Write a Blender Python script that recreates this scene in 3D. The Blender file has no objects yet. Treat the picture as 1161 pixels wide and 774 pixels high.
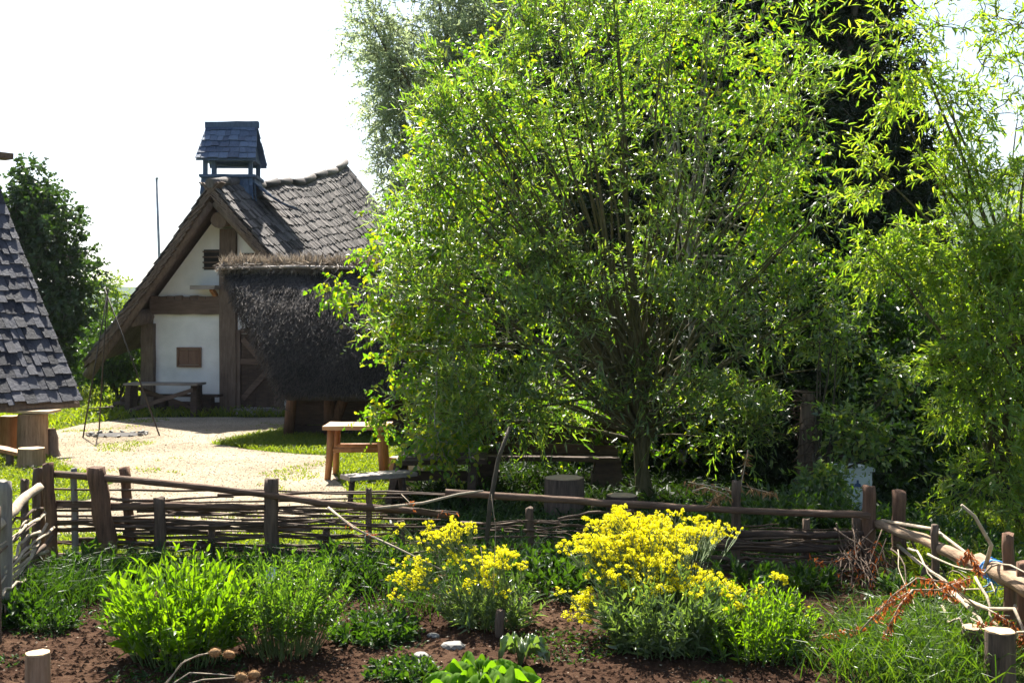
import bpy, math, random
import numpy as np
from mathutils import Vector, Matrix, noise
random.seed(7); rng = np.random.default_rng(11)
SC = bpy.context.scene; COL = SC.collection
PI = math.pi
# ---------------------------------------------------------------- camera frame of the place
CXP, HZ, FP, CAMZ = 580.5, 361.0, 1300.0, 2.27
def P(px, py, Y): return Vector(((px-CXP)/FP*Y, Y, CAMZ-(py-HZ)/FP*Y))
def G(px, py):
    Y = FP*CAMZ/(py-HZ); return Vector(((px-CXP)/FP*Y, Y, 0.0))
def U(a, b): return random.uniform(a, b)
# ---------------------------------------------------------------- materials
def _new(name):
    m = bpy.data.materials.new(name); m.use_nodes = True
    nt = m.node_tree; nt.nodes.clear()
    out = nt.nodes.new('ShaderNodeOutputMaterial')
    return m, nt, out
def _n(nt, t, **kw):
    n = nt.nodes.new(t)
    for k, v in kw.items():
        if k in n.inputs: n.inputs[k].default_value = v
        else: setattr(n, k, v)
    return n
def _ramp(nt, stops):
    r = nt.nodes.new('ShaderNodeValToRGB'); e = r.color_ramp.elements
    while len(e) < len(stops): e.new(0.5)
    for i, (p, c) in enumerate(stops):
        e[i].position = p; e[i].color = (*c, 1)
    return r
def leaf_mat(name, cols, trans=0.45, tcol=(1.25, 1.15, 0.35), rough=0.42, spec=0.5, coat=0.0):
    m, nt, out = _new(name)
    geo = _n(nt, 'ShaderNodeNewGeometry')
    r = _ramp(nt, [(i/(len(cols)-1), c) for i, c in enumerate(cols)])
    nt.links.new(geo.outputs['Random Per Island'], r.inputs[0])
    p = _n(nt, 'ShaderNodeBsdfPrincipled', Roughness=rough)
    p.inputs['Specular IOR Level'].default_value = spec; p.inputs['Coat Weight'].default_value = coat; p.inputs['Coat Roughness'].default_value = .3; p.inputs['Coat IOR'].default_value = 1.6
    nt.links.new(r.outputs[0], p.inputs['Base Color'])
    mul = _n(nt, 'ShaderNodeMixRGB', blend_type='MULTIPLY'); mul.inputs[0].default_value = 1
    mul.inputs[2].default_value = (*tcol, 1); nt.links.new(r.outputs[0], mul.inputs[1])
    t = _n(nt, 'ShaderNodeBsdfTranslucent'); nt.links.new(mul.outputs[0], t.inputs['Color'])
    mx = _n(nt, 'ShaderNodeMixShader'); mx.inputs[0].default_value = trans
    nt.links.new(p.outputs[0], mx.inputs[1]); nt.links.new(t.outputs[0], mx.inputs[2])
    nt.links.new(mx.outputs[0], out.inputs[0]); return m
def wood(name, c1, c2, stretch=(6, 6, 1), scale=4.0, bump=0.4, rough=0.85, island=0.0):
    m, nt, out = _new(name)
    tc = _n(nt, 'ShaderNodeTexCoord'); mp = _n(nt, 'ShaderNodeMapping')
    mp.inputs['Scale'].default_value = stretch
    nt.links.new(tc.outputs['Object'], mp.inputs[0])
    nz = _n(nt, 'ShaderNodeTexNoise', Scale=scale, Detail=7.0, Roughness=0.65); nt.links.new(mp.outputs[0], nz.inputs[0])
    nz2 = _n(nt, 'ShaderNodeTexNoise', Scale=1.7, Detail=4.0); nt.links.new(tc.outputs['Object'], nz2.inputs[0])
    a = _n(nt, 'ShaderNodeMath', operation='ADD'); nt.links.new(nz.outputs[0], a.inputs[0])
    b = _n(nt, 'ShaderNodeMath', operation='MULTIPLY_ADD'); nt.links.new(nz2.outputs[0], b.inputs[0]); b.inputs[1].default_value = 0.6; b.inputs[2].default_value = -0.3
    nt.links.new(b.outputs[0], a.inputs[1])
    src = a
    if island:
        geo = _n(nt, 'ShaderNodeNewGeometry')
        c = _n(nt, 'ShaderNodeMath', operation='MULTIPLY_ADD'); nt.links.new(geo.outputs['Random Per Island'], c.inputs[0])
        c.inputs[1].default_value = island; c.inputs[2].default_value = -island/2
        a2 = _n(nt, 'ShaderNodeMath', operation='ADD'); nt.links.new(a.outputs[0], a2.inputs[0]); nt.links.new(c.outputs[0], a2.inputs[1]); src = a2
    r = _ramp(nt, [(0.22, c1), (0.78, c2)]); nt.links.new(src.outputs[0], r.inputs[0])
    p = _n(nt, 'ShaderNodeBsdfPrincipled', Roughness=rough); p.inputs['Specular IOR Level'].default_value = 0.3
    nt.links.new(r.outputs[0], p.inputs['Base Color'])
    bp = _n(nt, 'ShaderNodeBump', Strength=bump, Distance=0.02); nt.links.new(nz.outputs[0], bp.inputs['Height'])
    nt.links.new(bp.outputs[0], p.inputs['Normal'])
    nt.links.new(p.outputs[0], out.inputs[0]); return m
def plain(name, c, rough=0.7, metal=0.0, var=0.25, scale=6.0, bump=0.15):
    m, nt, out = _new(name)
    tc = _n(nt, 'ShaderNodeTexCoord'); nz = _n(nt, 'ShaderNodeTexNoise', Scale=scale, Detail=6.0, Roughness=0.6)
    nt.links.new(tc.outputs['Object'], nz.inputs[0])
    r = _ramp(nt, [(0.3, tuple(x*(1-var) for x in c)), (0.7, tuple(min(1, x*(1+var*0.6)) for x in c))])
    nt.links.new(nz.outputs[0], r.inputs[0])
    p = _n(nt, 'ShaderNodeBsdfPrincipled', Roughness=rough, Metallic=metal)
    nt.links.new(r.outputs[0], p.inputs['Base Color'])
    bp = _n(nt, 'ShaderNodeBump', Strength=bump, Distance=0.02); nt.links.new(nz.outputs[0], bp.inputs['Height'])
    nt.links.new(bp.outputs[0], p.inputs['Normal'])
    nt.links.new(p.outputs[0], out.inputs[0]); return m
def ground_mat(name, cols, s1, s2, bump=0.6, dist=0.03, vor=0.0):
    m, nt, out = _new(name)
    tc = _n(nt, 'ShaderNodeTexCoord')
    n1 = _n(nt, 'ShaderNodeTexNoise', Scale=s1, Detail=8.0, Roughness=0.7); nt.links.new(tc.outputs['Object'], n1.inputs[0])
    n2 = _n(nt, 'ShaderNodeTexNoise', Scale=s2, Detail=5.0); nt.links.new(tc.outputs['Object'], n2.inputs[0])
    mx = _n(nt, 'ShaderNodeMath', operation='MULTIPLY_ADD'); nt.links.new(n2.outputs[0], mx.inputs[0]); mx.inputs[1].default_value = 0.55
    sc = _n(nt, 'ShaderNodeMath', operation='MULTIPLY'); sc.inputs[1].default_value = 0.45; nt.links.new(n1.outputs[0], sc.inputs[0])
    nt.links.new(sc.outputs[0], mx.inputs[2])
    h = n1.outputs[0]; src = mx.outputs[0]
    if vor:
        v = _n(nt, 'ShaderNodeTexVoronoi', Scale=vor); nt.links.new(tc.outputs['Object'], v.inputs[0])
        w = _n(nt, 'ShaderNodeSeparateColor'); nt.links.new(v.outputs['Color'], w.inputs[0])
        a = _n(nt, 'ShaderNodeMath', operation='MULTIPLY_ADD'); nt.links.new(w.outputs[0], a.inputs[0]); a.inputs[1].default_value = 0.34; a.inputs[2].default_value = -0.17
        b = _n(nt, 'ShaderNodeMath', operation='ADD'); nt.links.new(src, b.inputs[0]); nt.links.new(a.outputs[0], b.inputs[1]); src = b.outputs[0]
        h = v.outputs['Distance']
    k = len(cols); r = _ramp(nt, [(0.3+0.4*i/(k-1), c) for i, c in enumerate(cols)]); nt.links.new(src, r.inputs[0])
    p = _n(nt, 'ShaderNodeBsdfPrincipled', Roughness=0.95); p.inputs['Specular IOR Level'].default_value = 0.02
    nt.links.new(r.outputs[0], p.inputs['Base Color'])
    bp = _n(nt, 'ShaderNodeBump', Strength=bump, Distance=dist); nt.links.new(h, bp.inputs['Height']); bp.invert = bool(vor)
    nt.links.new(bp.outputs[0], p.inputs['Normal'])
    nt.links.new(p.outputs[0], out.inputs[0]); return m
M = {}
M['ground'] = ground_mat('meadow_ground', [(.035, .05, .015), (.06, .085, .02), (.10, .10, .035)], 9, .35)
M['gravel'] = ground_mat('pale_gravel', [(.19, .15, .105), (.32, .265, .19), (.47, .40, .30)], 22, .6, .8, .02, 62)
M['soil'] = ground_mat('garden_soil', [(.022, .012, .008), (.06, .033, .021), (.125, .075, .047)], 11, .9, 1.0, .06)
M['darksoil'] = ground_mat('painted_shade_soil', [(.010, .008, .005), (.02, .016, .010), (.036, .03, .017)], 9, .7, 1.0, .06)  # soil kept near black, the trees' shade is in its colour
M['plaster'] = plain('lime_plaster', (.79, .77, .735), .9, 0, .16, 1.6, .7)
M['shingle'] = wood('weathered_shingle', (.032, .027, .025), (.165, .145, .135), (9, 9, 2), 3, .6, .75, .8)
M['shingle_dark'] = wood('slate_grey_shingle', (.012, .013, .021), (.068, .069, .088), (9, 9, 2), 3, .8, .7, .9)
M['turret'] = wood('veil_blue_shingle', (.035, .055, .10), (.10, .145, .225), (9, 9, 2), 3, .5, .6, .5)  # weathered wood tinted blue; the veiling glare is put into its colour
M['beam'] = wood('weathered_beam', (.065, .044, .034), (.22, .16, .12), (7, 7, 1), 3, .6)
M['beam_h'] = wood('weathered_crossbeam', (.06, .040, .030), (.20, .135, .10), (1, 7, 7), 3, .6)
M['post'] = wood('fence_post_wood', (.028, .019, .014), (.21, .145, .10), (7, 7, .7), 5, 1.0)
M['post_red'] = wood('reddish_post_wood', (.03, .015, .010), (.25, .135, .08), (7, 7, .7), 5, 1.0)
M['post_grey'] = wood('grey_post_wood', (.11, .10, .09), (.30, .27, .23), (10, 10, 1), 4, .6)
M['rail'] = wood('rail_wood', (.03, .017, .012), (.22, .135, .085), (.8, 7, 7), 5, 1.0)
M['withy'] = wood('withy_bark', (.035, .022, .016), (.15, .10, .065), (1, 8, 8), 5, .5, .8, .5)
M['dead'] = wood('bleached_dead_wood', (.22, .16, .10), (.50, .42, .31), (4, 4, 4), 5, .5, .8, .4)
M['log'] = wood('bare_log', (.10, .055, .03), (.44, .31, .20), (6, .8, 6), 5, .8)
M['orange'] = wood('fresh_orange_wood', (.22, .085, .03), (.50, .24, .095), (7, 7, 1), 3, .4, .6)
M['shutter'] = wood('dull_shutter_wood', (.12, .065, .04), (.27, .16, .105), (7, 7, 1), 3, .4)
M['orange_top'] = wood('orange_plank', (.34, .16, .07), (.56, .33, .17), (1, 7, 7), 4, .3, .6)
M['log_v'] = wood('dry_upright_log', (.15, .085, .045), (.46, .30, .19), (7, 7, .8), 4, .7)
M['cut'] = wood('pale_cut_wood', (.38, .25, .13), (.60, .44, .28), (5, 5, 5), 6, .2)
M['darkwood'] = wood('old_dark_wood', (.03, .02, .015), (.105, .07, .05), (2, 7, 7), 3, .5)
M['greytop'] = wood('silvered_plank', (.16, .13, .11), (.36, .31, .27), (1.5, 8, 8), 4, .3, .55)
M['bark'] = wood('bark', (.03, .024, .016), (.11, .09, .06), (8, 8, 1.5), 5, .8)
M['bark_olive'] = wood('olive_bark', (.05, .045, .018), (.16, .13, .06), (8, 8, 1.5), 5, .8)
M['bark_birch'] = wood('birch_bark', (.07, .06, .045), (.42, .385, .33), (2, 2, 7), 3, .3)
M['stem'] = plain('green_stem', (.11, .16, .05), .7)
M['thatch'] = wood('old_thatch', (.034, .030, .028), (.125, .108, .096), (3, 3, 3), 6, .6, .9, .7)
M['thatch_top'] = leaf_mat('painted_sun_thatch', [(.17, .14, .115), (.30, .25, .20), (.46, .40, .33)], .3, (1.1, 1.05, .95), .4, .6)  # paler copy of the thatch, sunlight on the ridge painted into its colour
M['iron'] = plain('wrought_iron', (.05, .04, .035), .6, .6)
M['flag'] = plain('pole_metal', (.35, .36, .36), .4, .3)
M['box_white'] = plain('white_painted_box', (.70, .76, .82), .5, 0, .06)
M['mark'] = plain('blue_ink_mark', (.05, .10, .24), .6)
M['char'] = plain('charred_ash', (.06, .055, .05), .95)
M['twine'] = plain('blue_twine', (.05, .28, .70), .5)
M['rope'] = plain('pale_cord', (.55, .47, .36), .8)
M['slate'] = plain('pale_stone', (.22, .21, .19), .8, 0, .25, 9, .4)
M['dark'] = plain('painted_vent_shade', (.012, .01, .01), .9)  # near-black colour painting the shade inside the vents
M['yellow'] = leaf_mat('yellow_petals', [(.70, .60, .008), (.84, .75, .01), (.88, .82, .025), (.90, .85, .08)], .35, (1.05, 1.1, .5), .6, .2)
M['teasel'] = wood('dry_teasel', (.16, .08, .03), (.42, .25, .11), (9, 9, 9), 8, .6, .9, .4)
M['rust_leaf'] = leaf_mat('rusty_dead_leaf', [(.20, .06, .02), (.32, .11, .03), (.45, .20, .07)], .4, (1.5, 1.1, .7), .6, .3)
M['willow'] = leaf_mat('willow_leaf', [(.035, .07, .018), (.065, .115, .026), (.10, .155, .04), (.135, .175, .055), (.19, .19, .055)], .54, (2.5, 2.85, .5), .42, 1.0, .8)
M['birch'] = leaf_mat('birch_leaf', [(.045, .10, .012), (.07, .14, .014), (.10, .165, .018), (.15, .185, .02), (.25, .22, .02)], .55, (2.2, 2.6, .35), .42, .8)
M['willow_pale'] = leaf_mat('pale_willow_leaf', [(.085, .145, .022), (.115, .175, .03), (.155, .205, .04), (.20, .215, .055)], .56, (2.7, 2.9, .55), .42, .9, .3)
M['greywillow'] = leaf_mat('hazed_grey_willow_leaf', [(.13, .16, .10), (.17, .20, .13), (.21, .235, .17)], .52, (2.9, 3.0, 2.1), .36, 1.0, .5)  # grey willow green, paled further to paint the hazy veil over it
M['darkleaf'] = leaf_mat('shade_dark_leaf', [(.012, .022, .009), (.02, .034, .012), (.032, .048, .017)], .15, (1.2, 1.3, .5), .5, .3)  # dark foliage; deep shade behind the willow is put into the colour
M['hazel'] = leaf_mat('hazel_leaf', [(.02, .042, .008), (.034, .066, .012), (.055, .095, .017)], .42, (2.2, 2.6, .4), .4, .7)
M['maple'] = leaf_mat('maple_leaf', [(.03, .055, .018), (.04, .075, .02), (.06, .10, .025)], .35, (1.3, 1.5, .45), .4, .6)
M['freshbush'] = leaf_mat('fresh_bush_leaf', [(.09, .15, .02), (.13, .20, .025), (.18, .23, .035)], .55, (1.5, 1.5, .4), .5, .4)
M['herb'] = leaf_mat('bright_herb_leaf', [(.07, .14, .010), (.10, .18, .012), (.13, .21, .018)], .5, (2.3, 2.4, .25), .38, .6)
M['herb2'] = leaf_mat('fine_herb_leaf', [(.06, .12, .018), (.085, .15, .026), (.12, .18, .036)], .48, (2.0, 2.2, .4), .4, .5)
M['rhubarb'] = leaf_mat('rhubarb_leaf', [(.06, .13, .014), (.09, .165, .02)], .5, (2.4, 2.5, .35), .75, .08)
M['woad'] = leaf_mat('grey_green_leaf', [(.08, .125, .045), (.11, .16, .06), (.15, .19, .09)], .42, (1.7, 1.9, .5), .3, 1.0)
M['weed'] = leaf_mat('weed_leaf', [(.02, .048, .010), (.033, .072, .014), (.055, .10, .02)], .4, (1.8, 2.0, .35), .45, .4)  # weed green darkened to carry the shade along the fence
M['grass'] = leaf_mat('grass_blade', [(.08, .12, .015), (.115, .165, .02), (.17, .20, .035)], .5, (2.3, 2.2, .35), .45, .4)
M['grass_green'] = leaf_mat('green_grass_blade', [(.035, .075, .012), (.06, .11, .016), (.10, .145, .03)], .4, (1.8, 2.0, .35), .42, .5)
M['darkweed'] = leaf_mat('shade_dark_undergrowth', [(.012, .026, .008), (.02, .04, .01), (.035, .06, .014)], .3, (1.6, 1.8, .35), .5, .2)  # darker weed green, with the shade under the trees painted in
M['hill'] = ground_mat('wooded_hill', [(.02, .04, .012), (.035, .06, .02), (.06, .09, .03)], .02, .004, .3, 3)
# ---------------------------------------------------------------- mesh building
class MB:
    def __init__(s): s.v = []; s.f = []; s.sm = []
    def quadface(s, pts, smooth=False):
        b = len(s.v); s.v += [tuple(p) for p in pts]; s.f.append(tuple(range(b, b+len(pts)))); s.sm.append(smooth)
    def box8(s, p):      # p: 4 bottom ccw, 4 top ccw
        b = len(s.v); s.v += [tuple(q) for q in p]
        for f in ((3, 2, 1, 0), (4, 5, 6, 7), (0, 1, 5, 4), (1, 2, 6, 5), (2, 3, 7, 6), (3, 0, 4, 7)):
            s.f.append(tuple(b+i for i in f)); s.sm.append(False)
    def box(s, c, size, rot=None, jit=0.0):
        c = Vector(c); hx, hy, hz = (q/2 for q in size); pts = []
        for z in (-hz, hz):
            for x, y in ((-hx, -hy), (hx, -hy), (hx, hy), (-hx, hy)):
                q = Vector((x+U(-jit, jit), y+U(-jit, jit), z+U(-jit, jit)))
                if rot is not None: q = rot @ q
                pts.append(c+q)
        s.box8(pts)
    def beam(s, a, b, w, h, jit=0.0, up=Vector((0, 0, 1))):   # box beam from a to b, w sideways, h upward
        a = Vector(a); b = Vector(b); d = (b-a).normalized()
        sd = d.cross(up)
        if sd.length < 1e-4: sd = Vector((1, 0, 0))
        sd.normalize(); u2 = sd.cross(d).normalized(); pts = []
        n = 5 if jit else 1
        ring = []
        for i in range(n+1):
            c = a.lerp(b, i/n)
            ring.append([c+sd*(x*w/2+U(-jit, jit))+u2*(y*h/2+U(-jit, jit)) for x, y in ((-1, -1), (1, -1), (1, 1), (-1, 1))])
        b0 = len(s.v)
        for r in ring: s.v += [tuple(q) for q in r]
        for i in range(n):
            for k in range(4):
                s.f.append((b0+i*4+k, b0+i*4+(k+1) % 4, b0+i*4+4+(k+1) % 4, b0+i*4+4+k)); s.sm.append(False)
        s.f.append((b0+3, b0+2, b0+1, b0)); s.sm.append(False)
        e = b0+n*4; s.f.append((e, e+1, e+2, e+3)); s.sm.append(False)
    def tube(s, path, rad, n=8, jit=0.0, cap=True, smooth=True):
        path = [Vector(p) for p in path]; k = len(path)
        if not hasattr(rad, '__len__'): rad = [rad]*k
        b = len(s.v); ref = None
        for i, p in enumerate(path):
            d = (path[min(i+1, k-1)]-path[max(i-1, 0)])
            d = d.normalized() if d.length > 1e-9 else Vector((0, 0, 1))
            if ref is None: ref = Vector((0, 0, 1)) if abs(d.z) < .9 else Vector((1, 0, 0))
            x = d.cross(ref).normalized(); y = x.cross(d).normalized()
            for j in range(n):
                a = 2*PI*j/n; r = rad[i]*(1+U(-jit, jit))
                s.v.append(tuple(p+x*(math.cos(a)*r)+y*(math.sin(a)*r)))
        for i in range(k-1):
            for j in range(n):
                j2 = (j+1) % n
                s.f.append((b+i*n+j, b+i*n+j2, b+(i+1)*n+j2, b+(i+1)*n+j)); s.sm.append(smooth)
        if cap:
            s.f.append(tuple(b+j for j in reversed(range(n)))); s.sm.append(False)
            s.f.append(tuple(b+(k-1)*n+j for j in range(n))); s.sm.append(False)
    def log(s, path, rad, n=11, rough=.10, step=.07, cap=True, seed=None):
        """irregular timber: fluted cross-section, knots and bends along its length"""
        path = [Vector(q) for q in path]; P2 = []; R2 = []
        for i in range(len(path)-1):
            k = max(1, int((path[i+1]-path[i]).length/step))
            for j in range(k): P2.append(path[i].lerp(path[i+1], j/k)); R2.append(rad[i]+(rad[i+1]-rad[i])*j/k)
        P2.append(path[-1]); R2.append(rad[-1]); sd_ = U(0, 90) if seed is None else seed
        fl = [1+U(-rough, rough) for _ in range(n)]; b = len(s.v); ref = None; K = len(P2)
        for i, q in enumerate(P2):
            d = (P2[min(i+1, K-1)]-P2[max(i-1, 0)]).normalized()
            if ref is None: ref = Vector((0, 0, 1)) if abs(d.z) < .9 else Vector((1, 0, 0))
            x = d.cross(ref).normalized(); y = x.cross(d).normalized(); r = R2[i]
            q = q+(x*noise.noise(Vector((i*.23, sd_, 0)))+y*noise.noise(Vector((i*.23, 0, sd_))))*r*.35*(0 < i < K-1)
            for j in range(n):
                a = 2*PI*j/n; m = r*fl[j]*(1+rough*1.6*noise.noise(Vector((math.cos(a)*1.2+sd_, math.sin(a)*1.2, i*.35))))
                s.v.append(tuple(q+x*(math.cos(a)*m)+y*(math.sin(a)*m)+d*(U(-.012, .012) if i == K-1 else 0)))
        for i in range(K-1):
            for j in range(n): j2 = (j+1) % n; s.f.append((b+i*n+j, b+i*n+j2, b+(i+1)*n+j2, b+(i+1)*n+j)); s.sm.append(True)
        if cap:
            s.f.append(tuple(b+j for j in reversed(range(n)))); s.sm.append(False); s.f.append(tuple(b+(K-1)*n+j for j in range(n))); s.sm.append(False)
    def prism(s, poly, off):   # polygon (ordered) extruded by vector off
        b = len(s.v); n = len(poly); off = Vector(off)
        s.v += [tuple(Vector(p)) for p in poly] + [tuple(Vector(p)+off) for p in poly]
        s.f.append(tuple(b+i for i in range(n))); s.sm.append(False)
        s.f.append(tuple(b+n+i for i in reversed(range(n)))); s.sm.append(False)
        for i in range(n):
            j = (i+1) % n; s.f.append((b+i, b+n+i, b+n+j, b+j)); s.sm.append(False)
WM = {}
def thing(name, label, cat, loc=(0, 0, 0), rotz=0.0, group=None):
    o = bpy.data.objects.new(name, None); COL.objects.link(o); o.empty_display_size = .2
    o.location = loc; o.rotation_euler = (0, 0, rotz); o['label'] = label; o['category'] = cat
    if group: o['group'] = group
    WM[o.name] = Matrix.Translation(Vector(loc)) @ Matrix.Rotation(rotz, 4, 'Z')
    return o
def _link(name, me, mat, parent):
    o = bpy.data.objects.new(name, me); COL.objects.link(o)
    if mat is not None:
        for q in (mat if isinstance(mat, (list, tuple)) else [mat]): me.materials.append(q)
    if parent is not None:
        o.parent = parent; WM[o.name] = WM.get(parent.name, Matrix())
    return o
def obj(name, mb, mat, parent=None, local=False):
    me = bpy.data.meshes.new(name)
    v = mb.v
    if parent is not None and not local:
        inv = WM[parent.name].inverted(); v = [tuple(inv @ Vector(q)) for q in v]
    me.from_pydata(v, [], mb.f); me.polygons.foreach_set('use_smooth', mb.sm); me.update()
    return _link(name, me, mat, parent)
def npobj(name, V, Fq, mat, parent=None, smooth=False):
    """V (n,3) array, Fq list of (m,k) int arrays"""
    V = np.asarray(V, dtype=np.float64)
    if parent is not None:
        inv = np.array(WM[parent.name].inverted()); V = V @ inv[:3, :3].T + inv[:3, 3]
    me = bpy.data.meshes.new(name)
    if not isinstance(Fq, list): Fq = [Fq]
    loops = np.concatenate([f.ravel() for f in Fq]); tot = np.concatenate([np.full(len(f), f.shape[1]) for f in Fq])
    me.vertices.add(len(V)); me.vertices.foreach_set('co', V.astype(np.float32).ravel())
    me.loops.add(len(loops)); me.loops.foreach_set('vertex_index', loops.astype(np.int32))
    me.polygons.add(len(tot)); st = np.concatenate([[0], np.cumsum(tot)[:-1]])
    me.polygons.foreach_set('loop_start', st.astype(np.int32)); me.polygons.foreach_set('loop_total', tot.astype(np.int32))
    me.polygons.foreach_set('use_smooth', np.full(len(tot), smooth))
    me.update(calc_edges=True); me.validate()
    return _link(name, me, mat, parent)
def tag(o, label, cat, group=None):
    o['label'] = label; o['category'] = cat
    if group: o['group'] = group
    return o
def struct(o): o['kind'] = 'structure'; return o
def stuff(o): o['kind'] = 'stuff'; return o
# ---------------------------------------------------------------- leaves
def nrm(a): return a/np.maximum(np.linalg.norm(a, axis=1, keepdims=True), 1e-9)
def leaf_geo(pos, d, nn, L, W, fold=.25, bend=.25, hexa=True, wide=.42):
    """folded leaves: returns V,F"""
    d = nrm(d); s = nrm(np.cross(d, nn)); n2 = np.cross(s, d)
    L = L[:, None]; W = W[:, None]; up = n2*(fold*W)
    if hexa:
        a, b = wide-.18, wide+.24
        ma = pos+d*L*a-n2*L*bend*a*a; mbb = pos+d*L*b-n2*L*bend*b*b
        k = [pos, ma+s*W*.47+up, mbb+s*W*.36+up*.8, pos+d*L-n2*L*bend, mbb-s*W*.36+up*.8, ma-s*W*.47+up, ma, mbb]
        V = np.stack(k, 1).reshape(-1, 3); i = np.arange(len(pos))[:, None]*8
        F = np.concatenate([i+np.array([[0, 1, 2, 7]])*0+np.array([q]) for q in ([0, 1, 2, 6], [6, 2, 3, 7], [0, 6, 4, 5], [6, 7, 3, 4])])
    else:
        k = [pos, pos+d*L*wide+s*W*.5+up, pos+d*L-n2*L*bend, pos+d*L*wide-s*W*.5+up]
        V = np.stack(k, 1).reshape(-1, 3); i = np.arange(len(pos))[:, None]*4
        F = np.concatenate([i+np.array([[0, 1, 2]]), i+np.array([[0, 2, 3]])])
    return V, F
def rvec(n): return nrm(rng.normal(size=(n, 3)))
def sprays(pos, d, SL, k, L, W, ang=.8, droop=.25, jit=.35, hang=0.0, upn=.7, face=None, **kw):
    """leafy twigs: pos (n,3), d (n,3), SL (n,) lengths, k leaves each"""
    n = len(pos); d = nrm(d)
    t = (np.arange(k)+.6)/k
    side = nrm(np.cross(d, rvec(n)))
    T = np.repeat(t[None, :], n, 0)+rng.uniform(-.03, .03, (n, k))
    pp = pos[:, None, :]+d[:, None, :]*(T*SL[:, None])[:, :, None]
    pp[:, :, 2] -= (T**2)*SL[:, None]*droop
    sg = np.where(np.arange(k) % 2 == 0, 1., -1.)[None, :, None]
    th = rng.uniform(0, 2*PI, (n, k))*.25
    side2 = np.cross(d, side)
    sv = side[:, None, :]*np.cos(th)[:, :, None]+side2[:, None, :]*np.sin(th)[:, :, None]
    A = ang*(1.1-.6*T)[:, :, None]
    ld = d[:, None, :]*np.cos(A)+sv*sg*np.sin(A)+rng.normal(size=(n, k, 3))*jit
    ld[:, :, 2] -= hang
    pos2 = pp.reshape(-1, 3); ld = nrm(ld.reshape(-1, 3))
    nn = rng.normal(size=ld.shape)*.55; nn[:, 2] += upn
    if face is not None: nn += np.repeat(face, k, 0)
    m = n*k
    LL = L*rng.uniform(.6, 1.2, m)*(1.05-.35*T.reshape(-1)**2); WW = W*rng.uniform(.75, 1.2, m)*LL/L
    return leaf_geo(pos2, ld, nn, LL, WW, **kw)
def join(parts):
    V = []; F = []; o = 0
    for v, f in parts:
        V.append(v); F.append(f+o); o += len(v)
    return np.concatenate(V), np.concatenate(F)
def tubes_np(A, B, r0, r1, C=None, n=3):
    """many thin 3-sided twigs from A to B through optional C"""
    path = [A, (A+B)/2 if C is None else C, B]; rr = [r0, (r0+r1)/2, r1]
    m = len(A); d = nrm(B-A); ref = np.tile(np.array([[.13, .31, .94]]), (m, 1))
    x = nrm(np.cross(d, ref)); y = np.cross(x, d); V = []
    for p, r in zip(path, rr):
        for j in range(n):
            a = 2*PI*j/n; V.append(p+x*(math.cos(a)*r)+y*(math.sin(a)*r))
    V = np.stack(V, 1).reshape(-1, 3); i = np.arange(m)[:, None]*(3*n); F = []
    for k in range(2):
        for j in range(n):
            j2 = (j+1) % n; F.append(i+np.array([[k*n+j, k*n+j2, k*n+n+j2, k*n+n+j]]))
    return V, np.concatenate(F)
def lobe(px, py, Y, rx, ry, dm, n): return (P(px, py, Y), rx/FP*Y, dm, ry/FP*Y, n)
def sample_lobe(lb, thr, freq, shell=.5, seed=0.0):
    c, rx, ry, rz, n = lb; out = []; tries = 0
    while len(out) < n and tries < n*12:
        tries += 1
        q = Vector((random.gauss(0, 1), random.gauss(0, 1), random.gauss(0, 1))); q.normalize()
        q *= random.random()**shell
        p = Vector((c.x+q.x*rx, c.y+q.y*ry, c.z+q.z*rz))
        if p.z < .08: continue
        if noise.noise(p*freq+Vector((seed, seed*1.7, 0))) < thr: continue
        out.append((p, q))
    return out
def bez(a, c, b, k):
    return [a*(1-t)**2+c*(2*t*(1-t))+b*t*t for t in (i/k for i in range(k+1))]
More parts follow.
